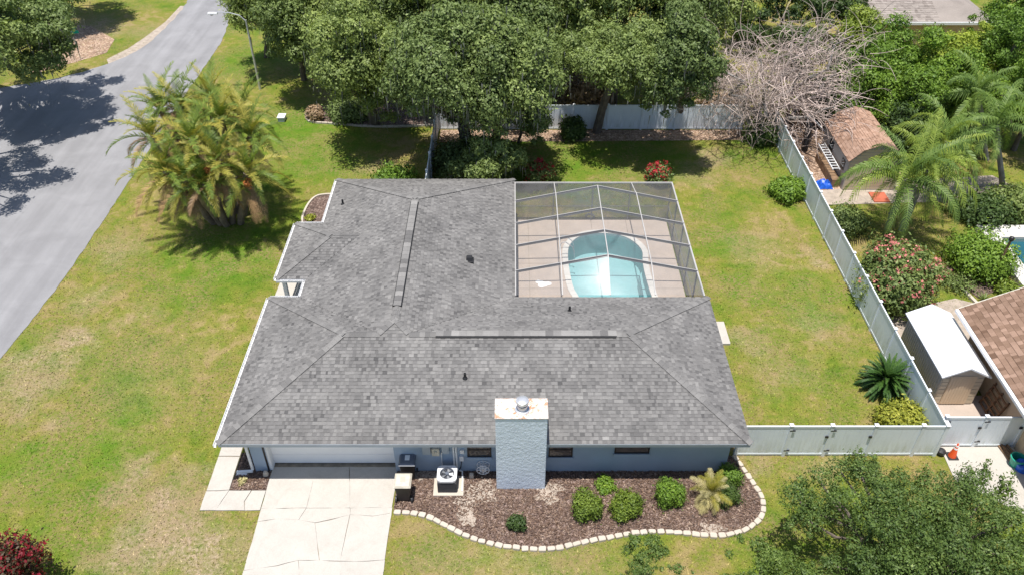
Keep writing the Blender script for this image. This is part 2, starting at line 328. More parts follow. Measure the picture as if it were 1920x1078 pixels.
# ------------------------------------------------------------------ object helpers
ORG = {}
def tag(o, label=None, cat=None, group=None, kind=None):
    if label: o['label'] = label
    if cat: o['category'] = cat
    if group: o['group'] = group
    if kind: o['kind'] = kind
    return o
def thing(name, label, cat, loc=(0, 0, 0), group=None):
    o = bpy.data.objects.new(name, None); COL.objects.link(o); o.location = loc; o.empty_display_size = 0.3
    ORG[o.name] = Vector(loc); tag(o, label, cat, group); return o
def link(name, me, parent=None, origin=None):
    o = bpy.data.objects.new(name, me); COL.objects.link(o)
    if parent is not None:
        o.parent = parent; ORG[o.name] = ORG[parent.name]
    elif origin is not None:
        o.location = origin; ORG[o.name] = Vector(origin)
    else: ORG[o.name] = Vector((0, 0, 0))
    return o
class MB:
    def __init__(s): s.v = []; s.f = []; s.mi = []; s.tone = []; s.cur = 0; s.ct = 0.5
    def add(s, vs, fs):
        n = len(s.v); s.v += [tuple(v) for v in vs]
        for f in fs:
            s.f.append(tuple(i + n for i in f)); s.mi.append(s.cur); s.tone.append(s.ct)
        return s
    def box(s, x0, x1, y0, y1, z0, z1):
        return s.add([(x0, y0, z0), (x1, y0, z0), (x1, y1, z0), (x0, y1, z0), (x0, y0, z1), (x1, y0, z1), (x1, y1, z1), (x0, y1, z1)],
                     [(0, 3, 2, 1), (4, 5, 6, 7), (0, 1, 5, 4), (1, 2, 6, 5), (2, 3, 7, 6), (3, 0, 4, 7)])
    def tbox(s, c0, h0, c1, h1):
        """box tapering from rectangle (centre c0, half sizes h0) to (c1, h1)"""
        vs = []
        for c, h in ((c0, h0), (c1, h1)):
            for a, b in ((-1, -1), (1, -1), (1, 1), (-1, 1)): vs.append((c[0] + a * h[0], c[1] + b * h[1], c[2]))
        return s.add(vs, [(0, 3, 2, 1), (4, 5, 6, 7), (0, 1, 5, 4), (1, 2, 6, 5), (2, 3, 7, 6), (3, 0, 4, 7)])
    def prism(s, poly, z0, z1, bottom=False):
        a = sum(poly[i - 1][0] * poly[i][1] - poly[i][0] * poly[i - 1][1] for i in range(len(poly)))
        if a < 0: poly = poly[::-1]
        n = len(poly)
        vs = [(p[0], p[1], z0) for p in poly] + [(p[0], p[1], z1) for p in poly]
        fs = [tuple(range(n, 2 * n))] + [(i, (i + 1) % n, n + (i + 1) % n, n + i) for i in range(n)]
        if bottom: fs.append(tuple(range(n - 1, -1, -1)))
        return s.add(vs, fs)
    def bar(s, a, b, w, h, up=(0, 0, 1)):
        a = Vector(a); b = Vector(b); d = (b - a).normalized(); sd = d.cross(Vector(up))
        if sd.length < 1e-4: sd = Vector((1, 0, 0))
        sd.normalize(); u = sd.cross(d).normalized()
        vs = []
        for p in (a, b):
            for i, j in ((-1, -1), (1, -1), (1, 1), (-1, 1)): vs.append(p + sd * (w / 2 * i) + u * (h / 2 * j))
        return s.add(vs, [(0, 1, 2, 3), (7, 6, 5, 4), (0, 4, 5, 1), (1, 5, 6, 2), (2, 6, 7, 3), (3, 7, 4, 0)])
    def tube(s, pts, rads, n=6, cap=True):
        pts = [Vector(p) for p in pts]; m = len(pts)
        if isinstance(rads, (int, float)): rads = [rads] * m
        vs = []; ref = Vector((0.31, 0.17, 1)).normalized()
        for i, p in enumerate(pts):
            d = (pts[min(i + 1, m - 1)] - pts[max(i - 1, 0)]).normalized()
            a = d.cross(ref)
            if a.length < 1e-3: a = d.cross(Vector((1, 0, 0)))
            a.normalize(); b = d.cross(a)
            for k in range(n):
                t = 2 * math.pi * k / n
                vs.append(p + (a * math.cos(t) + b * math.sin(t)) * rads[i])
        fs = [(i * n + k, i * n + (k + 1) % n, (i + 1) * n + (k + 1) % n, (i + 1) * n + k) for i in range(m - 1) for k in range(n)]
        if cap: fs += [tuple(range(n - 1, -1, -1)), tuple(range((m - 1) * n, m * n))]
        return s.add(vs, fs)
    def lathe(s, c, prof, n=20):
        vs = []
        for r, z in prof:
            for k in range(n):
                t = 2 * math.pi * k / n; vs.append((c[0] + r * math.cos(t), c[1] + r * math.sin(t), c[2] + z))
        m = len(prof)
        fs = [(i * n + k, i * n + (k + 1) % n, (i + 1) * n + (k + 1) % n, (i + 1) * n + k) for i in range(m - 1) for k in range(n)]
        fs += [tuple(range(n - 1, -1, -1)), tuple(range((m - 1) * n, m * n))]
        return s.add(vs, fs)
    def mesh(s, name, mats, org=(0, 0, 0), smooth=False, bevel=0):
        if not isinstance(mats, (list, tuple)): mats = [mats]
        me = bpy.data.meshes.new(name); o = Vector(org)
        me.from_pydata([(v[0] - o.x, v[1] - o.y, v[2] - o.z) for v in s.v], [], s.f)
        for m in mats: me.materials.append(m)
        me.polygons.foreach_set('material_index', s.mi)
        if smooth: me.polygons.foreach_set('use_smooth', [True] * len(s.f))
        a = me.attributes.new('tone', 'FLOAT', 'FACE'); a.data.foreach_set('value', s.tone)
        me.update(); return me
    def build(s, name, mats, parent=None, origin=None, smooth=False, bevel=0):
        org = ORG[parent.name] if parent is not None else (Vector(origin) if origin is not None else Vector((0, 0, 0)))
        o = link(name, s.mesh(name, mats, org, smooth), parent, origin)
        if bevel:
            b = o.modifiers.new('bevel', 'BEVEL'); b.width = bevel; b.segments = 2; b.limit_method = 'ANGLE'
        return o
def quads_mesh(name, V, mat, org, tone, k=4):
    """V: (n*k,3) float array, k verts per face"""
    n = len(V) // k; me = bpy.data.meshes.new(name)
    V = (V - np.array(org)).astype(np.float32)
    me.vertices.add(len(V)); me.vertices.foreach_set('co', V.ravel())
    me.loops.add(n * k); me.loops.foreach_set('vertex_index', np.arange(n * k, dtype=np.int32))
    me.polygons.add(n); me.polygons.foreach_set('loop_start', np.arange(0, n * k, k, dtype=np.int32))
    me.materials.append(mat)
    a = me.attributes.new('tone', 'FLOAT', 'FACE'); a.data.foreach_set('value', tone.astype(np.float32))
    me.update(calc_edges=True); return me
def unit(a): return a / (np.linalg.norm(a, axis=1, keepdims=True) + 1e-9)
def leaves(name, clumps, n, size, mat, parent, seed=0, squash=0.75, spread=0.28, aspect=0.5, up=0.25, origin=None, shell=0.7):
    aspect *= 1.0
    rg = np.random.default_rng(seed); C = np.array(clumps, float)
    wgt = C[:, 3] ** 2; idx = rg.choice(len(C), n, p=wgt / wgt.sum())
    d = unit(rg.normal(size=(n, 3)) + np.array([0, 0, up]))
    lump = 1 + 0.22 * np.sin(d[:, 0] * 5 + idx * 1.7) * np.cos(d[:, 1] * 6 + idx) + 0.12 * np.sin(d[:, 2] * 11 + d[:, 0] * 9 + idx * 2.1)
    r = C[idx, 3] * (shell + (1 - shell) * rg.random(n) + spread * np.abs(rg.normal(size=n)) * rg.random(n)) * lump
    P = C[idx, :3] + d * r[:, None] * np.array([1, 1, squash])
    nr = unit(d * 0.9 + rg.normal(size=(n, 3)) * 0.42 + np.array([0, 0, 0.15]))
    t = unit(np.cross(nr, rg.normal(size=(n, 3)))); b = np.cross(nr, t)
    s = size * (0.6 + 0.8 * rg.random(n))[:, None]
    V = np.empty((n, 4, 3)); V[:, 0] = P - t * s; V[:, 1] = P + b * s * aspect - nr * s * .18; V[:, 2] = P + t * s; V[:, 3] = P - b * s * aspect - nr * s * .18
    V = V.reshape(-1, 3)
    tone = np.clip(0.5 + 0.2 * rg.normal(size=n) + 0.12 * np.sin(idx * 12.9), 0, 1)
    org = ORG[parent.name] if parent is not None else Vector(origin)
    return link(name, quads_mesh(name, V, mat, org, tone), parent, origin)
# ------------------------------------------------------------------ ground
HX0, HX1, HY0, HY1 = -8.8, 8.2, 20.6, 36.6          # footprint left open for walls and pool
g = MB()
xs = [-700, -60, HX0, HX1, 60, 700]; ys = [-300, -5, HY0, HY1, 90, 1500]
for i in range(5):
    for j in range(5):
        if i == 2 and j == 2: continue
        g.add([(xs[i], ys[j], 0), (xs[i + 1], ys[j], 0), (xs[i + 1], ys[j + 1], 0), (xs[i], ys[j + 1], 0)], [(0, 1, 2, 3)])
tag(g.build('ground', M['lawn']), kind='structure')
def sheet(name, poly, z, mat, kind='structure', z0=None):
    m = MB(); m.prism(poly, (z - 0.05) if z0 is None else z0, z)
    o = m.build(name, mat)
    return tag(o, kind=kind)
def smooth_poly(pts, it=2, closed=True):
    for _ in range(it):
        q = []
        n = len(pts)
        for i in range(n if closed else n - 1):
            a, b = pts[i], pts[(i + 1) % n]
            q += [(a[0] * .75 + b[0] * .25, a[1] * .75 + b[1] * .25), (a[0] * .25 + b[0] * .75, a[1] * .25 + b[1] * .75)]
        if not closed: q = [pts[0]] + q + [pts[-1]]
        pts = q
    return pts
def ragged(pts, amp, step=0.35, seed=1):
    rnd = random.Random(seed); out = []
    for i in range(len(pts) - 1):
        a, b = pts[i], pts[i + 1]; L = math.dist(a, b); k = max(1, int(L / step))
        for j in range(k):
            t = j / k; out.append((a[0] + (b[0] - a[0]) * t + rnd.uniform(-amp, amp), a[1] + (b[1] - a[1]) * t + rnd.uniform(-amp, amp)))
    out.append(pts[-1]); return out
rR = [at2(-420, 1500), at2(-60, 745), at2(0, 672), at2(70, 590), at2(150, 480), at2(240, 345), at2(320, 215), at2(390, 118), at2(424, 66), at2(432, 20), at2(436, -40), at2(436, -130)]
rL = [at2(368, -130), at2(362, -40), at2(352, 8), at2(325, 38), at2(292, 72), at2(250, 102), at2(205, 120), at2(150, 138), at2(70, 155), at2(0, 166), at2(-300, 205), at2(-900, 230), at2(-1700, 560), at2(-1700, 1500)]
road_poly = ragged(smooth_poly(rR, 2, False), .045, .4, 3) + ragged(smooth_poly(rL[:11], 2, False), .06, .4, 4) + rL[11:]
sheet('road', road_poly, 0.02, M['asphalt'])
# sandy verge beside the road
sv = ragged(smooth_poly([at2(340, 18), at2(318, 40), at2(290, 66), at2(248, 96), at2(205, 113)], 2, False), .12, .4, 6)
sv2 = [(x - .0, y + 1.1) for x, y in [at2(205, 117), at2(250, 100), at2(292, 70), at2(322, 40), at2(348, 12)]]
sheet('verge_soil', [at2(205, 124), at2(252, 106), at2(296, 76), at2(328, 42), at2(350, 12), at2(338, 12), at2(310, 42), at2(270, 72), at2(240, 92), at2(200, 112)], 0.008, M['sand'])
# ------------------------------------------------------------------ driveway and walk, slab by slab
DXL, DXR = -9.25, -4.42
def dx(X, py):  # px of world X on the ground at row py
    v = (py - 539) / FPX; return 960 + X * FPX / (CAM_H / (SP + v * CP))
base = MB().prism([(DXL + .02, 3), (DXR - .02, 3), (DXR - .02, 20.33), (DXL + .02, 20.33)], -0.03, 0.012)
drive = tag(base.build('driveway', M['joint']), kind='structure')
rowA = [(DXL, 876), (594, 876), (655, 876), (DXR, 876)]
H1 = [(DXL, 954), (575, 953), (657, 953), (DXR, 952)]
H2 = [(DXL, 979), (520, 973), (560, 975), (591, 981), (620, 975), (657, 965), (700, 968), (DXR, 962)]
H3 = [(DXL, 1070), (520, 1061), (560, 1051), (599, 1051), (638, 1053), (690, 1053), (DXR, 1050)]
H4 = [(DXL, 1400), (578, 1400), (660, 1400), (DXR, 1400)]
def P(p):
    x = dx(p[0], p[1]) if -20 < p[0] < 0 else p[0]
    return at2(x, p[1])
def slab(poly, parent, mat=None, z=0.05, gap=0.012, seed=0, name='slab'):
    poly = ragged(poly + [poly[0]], .012, .35, seed)[:-1]
    cx = sum(p[0] for p in poly) / len(poly); cy = sum(p[1] for p in poly) / len(poly)
    q = []
    for x, y in poly:
        d = math.hypot(x - cx, y - cy); k = 1 - gap / max(d, .1); q.append((cx + (x - cx) * k, cy + (y - cy) * k))
    return MB().prism(q, z - 0.05, z).build(name, mat or M['concrete'], parent)
slabs = [
    [rowA[0], rowA[1], H1[1], H1[0]], [rowA[1], rowA[2], H1[2], H1[1]], [rowA[2], rowA[3], H1[3], H1[2]],
    [H1[0], H1[1], H2[2], H2[1], H2[0]], [H1[1], H1[2], H2[5], H2[4], H2[3], H2[2]], [H1[2], H1[3], H2[7], H2[6], H2[5]],
    [H2[0], H2[1], H2[2], H2[3], H3[3], H3[2], H3[1], H3[0]], [H2[3], H2[4], H2[5], H3[4], H3[3]], [H2[5], H2[6], H2[7], H3[6], H3[5], H3[4]],
    [H3[0], H3[1], H3[2], H4[1], H4[0]], [H3[2], H3[3], H3[4], H4[2], H4[1]], [H3[4], H3[5], H3[6], H4[3], H4[2]]]
for i, s in enumerate(slabs): slab([P(p) for p in s], drive, seed=i, gap=.005 if i < 3 else .008)
wbase = MB().prism([(-11.48, 18.12), (-9.27, 18.12), (-9.27, 18.98), (-10.66, 18.98), (-10.66, 33.4), (-11.48, 33.4)], -0.03, 0.01)
walk = tag(wbase.build('walkway', M['joint']), kind='structure')
for i, poly in enumerate([
    [(-11.5, 18.1), (-10.9, 18.1), (-10.65, 19.0), (-11.5, 18.95)], [(-10.9, 18.1), (-9.85, 18.1), (-9.95, 18.5), (-9.8, 19.0), (-10.65, 19.0)],
    [(-9.85, 18.1), (-9.26, 18.1), (-9.26, 19.0), (-9.8, 19.0), (-9.95, 18.5)],
    [(-11.5, 18.97), (-10.65, 19.02), (-10.65, 20.6), (-11.5, 20.6)]] + [[(-11.5, 20.62 + 1.6 * k), (-10.65, 20.62 + 1.6 * k), (-10.65, 22.2 + 1.6 * k), (-11.5, 22.2 + 1.6 * k)] for k in range(8)]):
    slab(poly, walk, seed=20 + i, gap=.008)
entry = tag(MB().prism([(-10.62, 27.2), (-8.85, 27.2), (-8.85, 33.0), (-10.62, 33.0)], 0, .10).build('entry_slab', M['concrete']), kind='structure')
tag(MB().prism([(8.5, 27.0), (9.88, 27.0), (9.88, 28.5), (8.5, 28.5)], -.02, .1).build('side_door_slab', M['concrete']), kind='structure')
# ------------------------------------------------------------------ mulch beds
EDGE = [(738, 961), (775, 962), (803, 969), (832, 984), (868, 1003), (902, 1016), (940, 1024), (980, 1029), (1026, 1031), (1058, 1026), (1089, 1018), (1121, 1012), (1168, 1004), (1200, 998), (1247, 997),
        (1294, 1001), (1332, 1005), (1356, 1005), (1392, 997), (1419, 981), (1432, 960), (1430, 938), (1419, 917), (1404, 896), (1389, 874), (1377, 858)]
edge_w = [at2(*p) for p in EDGE]
bed = edge_w + [(8.4, 20.75), (-4.4, 20.0)]
# subdivided bed polygon: gentle, real relief comes from the chips
tag(MB().prism(bed, -0.02, 0.035).build('mulch_bed', M['mulch']), kind='structure')
tag(MB().prism([(-10.64, 19.02), (-9.27, 19.02), (-9.27, 20.8), (-10.64, 20.8)], -0.02, 0.03).build('planter_bed', M['mulch']), kind='structure')
def blob(px, py, rx, ry, seed, z, name, mat, n=22):
    rnd = random.Random(seed); c = at2(px, py); ph = rnd.random() * 6
    pts = []
    for k in range(n):
        a = 2 * math.pi * k / n; f = 1 + .22 * math.sin(3 * a + ph) + .15 * math.sin(5 * a + 2 * ph) + rnd.uniform(-.12, .12)
        pts.append((c[0] + rx * f * math.cos(a), c[1] + ry * f * math.sin(a)))
    return tag(MB().prism(pts, z - .03, z).build(name, mat), kind='structure')
for i, (x, y, a, b) in enumerate([(885, 935, .75, .35), (870, 955, .3, .45), (905, 915, .55, .3), (1027, 932, .42, .3), (1030, 915, .5, .25), (1335, 992, .45, .22), (800, 890, .5, .3), (880, 975, .25, .3)]):
    blob(x, y, a, b, i + 3, .041 + .004 * i, 'sand_patch', M['sand'])
LB = smooth_poly([at2(567, 425), at2(567, 408), at2(577, 385), at2(592, 368), at2(612, 366), at2(640, 366), at2(640, 425)], 2)
tag(MB().prism(LB, -.02, .03).build('side_mulch_bed', M['mulch']), kind='structure')
ob = [at2(572, 222), at2(580, 206), at2(640, 190), at2(740, 190), at2(815, 205), at2(818, 238), at2(760, 236), at2(690, 236), at2(635, 231), at2(590, 230)]
tag(MB().prism(ob, -.02, .025).build('oak_mulch_bed', M['mulch']), kind='structure')
tag(MB().prism([(-4.6, 45.6), (14.8, 45.9), (14.8, 47.2), (-4.6, 47.2)], -.02, .022).build('fence_mulch_bed', M['litter']), kind='structure')
# neighbour's ground
def npoly(name, pts, z, mat): return tag(MB().prism([at2(*p) for p in pts], -.02, z).build(name, mat), kind='structure')
npoly('litter_ground', [(1458, 258), (1470, 232), (1700, 225), (1700, 330), (1640, 345), (1570, 372), (1520, 378)], .022, M['litter'])
npoly('neighbour_patio', [(1513, 362), (1600, 352), (1700, 340), (1860, 330), (1900, 350), (1800, 378), (1600, 384), (1518, 386)], .03, M['sand'])
npoly('neighbour_concrete', [(1762, 838), (1898, 838), (1990, 940), (1990, 1000), (1790, 900)], .034, M['concrete'])
npoly('shed_slab', [(1720, 742), (1860, 742), (1925, 835), (1762, 836)], .03, M['deck'])
npoly('dirt_strip', [(1660, 600), (1700, 580), (1790, 560), (1830, 570), (1830, 700), (1740, 720)], .026, M['sand'])
npoly('neighbour_bed', [(1770, 508), (1800, 470), (1900, 500), (1870, 545), (1835, 560), (1815, 545)], .03, M['mulch'])
npoly('far_yard_soil', [(1045, 205), (1020, 150), (1040, 90), (1130, 80), (1170, 140), (1150, 200)], .02, M['litter'])
npoly('left_corner_soil', [(60, 140), (70, 90), (110, 45), (170, 50), (215, 75), (200, 100), (140, 118)], .015, M['litter'])
# ------------------------------------------------------------------ house
S, EZ = 0.39, 2.40
BL = {'x0': -10.65, 'x1': 8.64, 'y0': 19.26, 'y1': 27.5}
WX0, WX1, WY1 = -9.30, 0.13, 37.3
BX0, BY0, BY1 = -10.65, 28.8, 33.2
def dists(x, y):
    return {'FW': x - BL['x0'], 'FE': BL['x1'] - x, 'S': y - BL['y0'], 'FN': BL['y1'] - y,
            'WW': x - WX0, 'WE': WX1 - x, 'WN': WY1 - y, 'BW': x - BX0, 'BS': y - BY0, 'BN': BY1 - y}
def roof_d(x, y, need=False):
    d = dists(x, y)
    f = min(d['FW'], d['FE'], d['S'], d['FN']); wv = min(d['WW'], d['WE'], d['S'], d['WN'])
    b = min(d['BW'], d['BS'], d['BN'], 4.0) if x < -4.6 else -1
    return max(f, wv, b), d
house = thing('house', 'single storey blue stucco house under a grey shingle hip roof', 'house', (-1, 28, 0))
# underlay sheet following the roof
st = 0.16
nx = int((BL['x1'] - BL['x0']) / st) + 1; ny = int((WY1 - BL['y0']) / st) + 1
um = MB(); vid = {}
def uv_(i, j):
    if (i, j) not in vid:
        x = BL['x0'] + i * (BL['x1'] - BL['x0']) / nx; y = BL['y0'] + j * (WY1 - BL['y0']) / ny
        d, _ = roof_d(x, y); vid[(i, j)] = len(um.v); um.v.append((x, y, EZ + S * max(d, 0) - 0.035))
    return vid[(i, j)]
for i in range(nx):
    for j in range(ny):
        x = BL['x0'] + (i + .5) * (BL['x1'] - BL['x0']) / nx; y = BL['y0'] + (j + .5) * (WY1 - BL['y0']) / ny
        if roof_d(x, y)[0] > 0.07:
            um.f.append((uv_(i, j), uv_(i + 1, j), uv_(i + 1, j + 1), uv_(i, j + 1))); um.mi.append(0); um.tone.append(.2)
roof = um.build('roof', M['shingle'], house)
# shingle tabs
EXPO = 0.143 / math.sqrt(1 + S * S)
PL = {  # origin on eave, along vector, uphill vector, u range
    'S': ((0, BL['y0']), (1, 0), (0, 1), (-10.65, 8.64)), 'FN': ((0, BL['y1']), (1, 0), (0, -1), (-10.65, 8.64)),
    'FW': ((BL['x0'], 0), (0, 1), (1, 0), (19.26, 27.5)), 'FE': ((BL['x1'], 0), (0, 1), (-1, 0), (19.26, 27.5)),
    'WW': ((WX0, 0), (0, 1), (1, 0), (19.26, 37.3)), 'WE': ((WX1, 0), (0, 1), (-1, 0), (19.26, 37.3)), 'WN': ((0, WY1), (1, 0), (0, -1), (-9.3, .13)),
    'BW': ((BX0, 0), (0, 1), (1, 0), (28.8, 33.2)), 'BS': ((0, BY0), (1, 0), (0, 1), (-10.65, -6)), 'BN': ((0, BY1), (1, 0), (0, -1), (-10.65, -6))}
def intervals(k, d):
    o, al, uh, (u0, u1) = PL[k]; n = int((u1 - u0) / 0.03); out = []; cur = None
    for i in range(n + 1):
        u = u0 + (u1 - u0) * i / n
        x = o[0] * (al[0] == 0) + al[0] * u + uh[0] * d; y = o[1] * (al[1] == 0) + al[1] * u + uh[1] * d
        t, dd = roof_d(x, y); on = abs(dd[k] - t) < 0.012 and t > -0.001
        if k.startswith('B') and x > -6.6: on = False
        if on: cur = [u, u] if cur is None else [cur[0], u]
        elif cur is not None: out.append(cur); cur = None
    if cur: out.append(cur)
    return [c for c in out if c[1] - c[0] > 0.04]
random.seed(5)
stuff = MB(); NSING = 0
tonem = {}
def tab_geom(k, u0l, u1l, u0h, u1h, d0, d1, th):
    o, al, uh, _ = PL[k]; L = 0.03
    def pt(u, d, up):
        x = o[0] * (al[0] == 0) + al[0] * u + uh[0] * d; y = o[1] * (al[1] == 0) + al[1] * u + uh[1] * d
        return (x, y, EZ + S * d + up)
    vs = [pt(u0l, d0 - .012, -.004 + th), pt(u1l, d0 - .012, -.004 + th), pt(u1h, d1 + L, -.006), pt(u0h, d1 + L, -.006), pt(u0l, d0 - .012, -.03), pt(u1l, d0 - .012, -.03)]
    vs += [pt(u0h, d1 + L, -.03), pt(u1h, d1 + L, -.03)]
    fs = [(0, 1, 2, 3), (4, 5, 1, 0), (4, 0, 3, 6), (1, 5, 7, 2)]
    a = Vector(vs[1]) - Vector(vs[0]); b = Vector(vs[3]) - Vector(vs[0])
    if a.cross(b).z < 0: fs = [f[::-1] for f in fs]
    return vs, fs
for k in PL:
    maxd = 4.75 if k in ('WW', 'WE', 'WN', 'S') else (4.15 if k[0] == 'F' else 2.25)
    row = 0; d = 0.0
    while d < maxd:
        d1 = min(d + EXPO, maxd)
        im = intervals(k, (d + d1) / 2); il = intervals(k, d + .002); ih = intervals(k, d1 - .002)
        for ki, (a, b) in enumerate(im):
            lo = il[ki] if len(il) == len(im) else [a, b]; hi = ih[ki] if len(ih) == len(im) else [a, b]
            A = min(lo[0], hi[0]); B = max(lo[1], hi[1])
            if k in ('BS', 'BN'): pass
            u = A - random.random() * .3; raised = False
            while u < B:
                wd = random.choice([.10, .13, .16, .19, .24]) if raised else random.choice([.08, .11, .14, .18])
                e = u + wd
                f = lambda q, I: min(max(q, I[0]), I[1])
                if f(e, lo) - f(u, lo) > .01 or f(e, hi) - f(u, hi) > .01:
                    tone = min(1, max(0, (random.gauss(.53, .11) if raised else random.gauss(.37, .12)) + .2 * noise.noise(Vector((u * .7, d * 1.5, ord(k[0]))))))
                    th = .021 if raised else .011
                    vs, fs = tab_geom(k, f(u, lo), f(e, lo), f(u, hi), f(e, hi), d, d1, th)
                    if k == 'S' and row < 3 and NSING < 298:
                        m = MB(); m.ct = round(tone, 2); m.add(vs, fs)
                        m.build('shingle', M['shingle'], roof); NSING += 1
                    else:
                        stuff.ct = tone; stuff.add(vs, fs)
                u = e; raised = not raised
        d = d1; row += 1
o = stuff.build('shingles', M['shingle'], roof); o['kind'] = 'stuff'
# ridge and hip caps
def zr(d): return EZ + S * d
CAPS = [((-10.65, 19.26, 0), (-6.53, 23.38, 4.12)), ((8.64, 19.26, 0), (4.52, 23.38, 4.12)), ((8.64, 27.5, 0), (4.52, 23.38, 4.12)), ((-10.65, 27.5, 0), (-6.53, 23.38, 4.12)),
        ((-6.53, 23.38, 4.12), (-5.18, 23.38, 4.12)), ((-5.18, 23.38, 4.12), (-4.585, 23.975, 4.715)), ((-3.99, 23.38, 4.12), (-4.585, 23.975, 4.715)), ((-3.99, 23.38, 4.12), (-2.95, 23.38, 4.12)), ((4.52, 23.38, 4.12), (4.0, 23.38, 4.12)),
        ((-4.585, 23.98, 4.715), (-4.585, 24.75, 4.715)), ((-4.585, 32.62, 4.715), (-4.585, 32.3, 4.715)), ((-9.3, 37.3, 0), (-4.585, 32.585, 4.715)), ((.13, 37.3, 0), (-4.585, 32.585, 4.715)),
        ((-10.65, 28.8, 0), (-8.45, 31, 2.2)), ((-10.65, 33.2, 0), (-8.45, 31, 2.2)), ((-8.45, 31, 2.2), (-7.15, 31, 2.2))]
def capmesh(tone, L=.30, drop=.055, w=.17):
    m = MB(); m.ct = tone; t = .016
    vs = []
    for x, tt in ((0, t), (L, .002)):
        vs += [(x, -w, -drop + tt), (x, 0, tt + .004), (x, w, -drop + tt)]
    vs += [(0, -w, -drop - .03), (0, 0, -.03), (0, w, -drop - .03)]
    m.add(vs, [(0, 3, 4, 1), (1, 4, 5, 2), (6, 0, 1, 7), (7, 1, 2, 8), ])
    return m.mesh('ridge_cap', M['shingle'])
capm = [capmesh(t, .30, .03, .135) for t in (.4, .5, .6, .72)]
capr = [capmesh(t, .30, .068, .15) for t in (.35, .5, .6, .75)]
def place_caps(a, b, meshes, step=.2, lift=.024):
    a = Vector((a[0], a[1], zr(a[2]) + lift)); b = Vector((b[0], b[1], zr(b[2]) + lift))
    d = (b - a); L = d.length; d.normalize(); sd = Vector((0, 0, 1)).cross(d).normalized(); up = d.cross(sd)
    n = max(1, int(L / step))
    for i in range(n):
        p = a + d * (L * i / n)
        o = link('ridge_cap', random.choice(meshes), roof)
        Mx = Matrix((d, sd, up)).transposed().to_4x4(); Mx.translation = p - ORG[roof.name]
        o.matrix_local = Mx
for a, b in CAPS: place_caps(a, b, capr if abs(a[2] - b[2]) < .01 else capm)
# ridge vents: raised strip with black side louvres
def ridge_vent(a, b):
    a = Vector(a); b = Vector(b); d = (b - a).normalized(); sd = Vector((0, 0, 1)).cross(d)
    m = MB(); top = MB()
    for s_ in (-1, 1):
        m.add([a + sd * .15 * s_ + Vector((0, 0, -.09)), b + sd * .15 * s_ + Vector((0, 0, -.09)), b + sd * .15 * s_ + Vector((0, 0, .005)), a + sd * .15 * s_ + Vector((0, 0, .005)),
               a + sd * .19 * s_ + Vector((0, 0, -.09)), b + sd * .19 * s_ + Vector((0, 0, -.09)), b + sd * .19 * s_ + Vector((0, 0, -.032)), a + sd * .19 * s_ + Vector((0, 0, -.032))],
              [(0, 1, 2, 3), (4, 5, 6, 7), (3, 2, 6, 7), (0, 3, 7, 4), (1, 2, 6, 5)])
    v = m.build('ridge_vent', M['vent_black'], house)
    L = (b - a).length; n = int(L / .3)
    for i in range(n):
        mm = MB(); mm.ct = random.choice([.3, .6, .7, .85, .9]); p = a + d * (L * i / n); q = a + d * (L * (i + 1) / n + .03)
        lo = Vector((0, 0, .012)); hi = Vector((0, 0, .045))
        mm.add([p - sd * .155 + lo * 1.6, p + hi, p + sd * .155 + lo * 1.6, q - sd * .155 + lo, q + hi * .8, q + sd * .155 + lo], [(0, 3, 4, 1), (1, 4, 5, 2), (0, 1, 2)])
        mm.build('cap_shingle', M['shingle'], v)
ridge_vent((-4.585, 24.75, zr(4.715) + .015), (-4.585, 32.3, zr(4.715) + .015))
ridge_vent((-2.95, 23.38, zr(4.12) + .015), (4.02, 23.38, zr(4.12) + .015))
def pipe(px, py, r, h, hood=False):
    # locate on the roof surface by marching along height
    z = 3.0
    for _ in range(30):
        x, y, _z = at(px, py, z); z = EZ + S * max(roof_d(x, y)[0], 0)
    m = MB()
    if hood: m.tbox((x, y, z - .03), (.16, .14), (x, y + .05, z + .16), (.12, .1)); m.box(x - .2, x + .2, y - .2, y + .2, z - .05, z + .02)
    else: m.lathe((x, y, z - .05), [(r * 2.2, 0), (r * 2, .05), (r, .12), (r, h), (r * .7, h), (r * .7, h - .05)], 12)
    m.build('vent_pipe' if not hood else 'roof_vent', M['vent_black'], house)
pipe(643, 383, .05, .3); pipe(1068, 583, .05, .28); pipe(872, 708, .05, .28); pipe(880, 488, .1, .2, True)
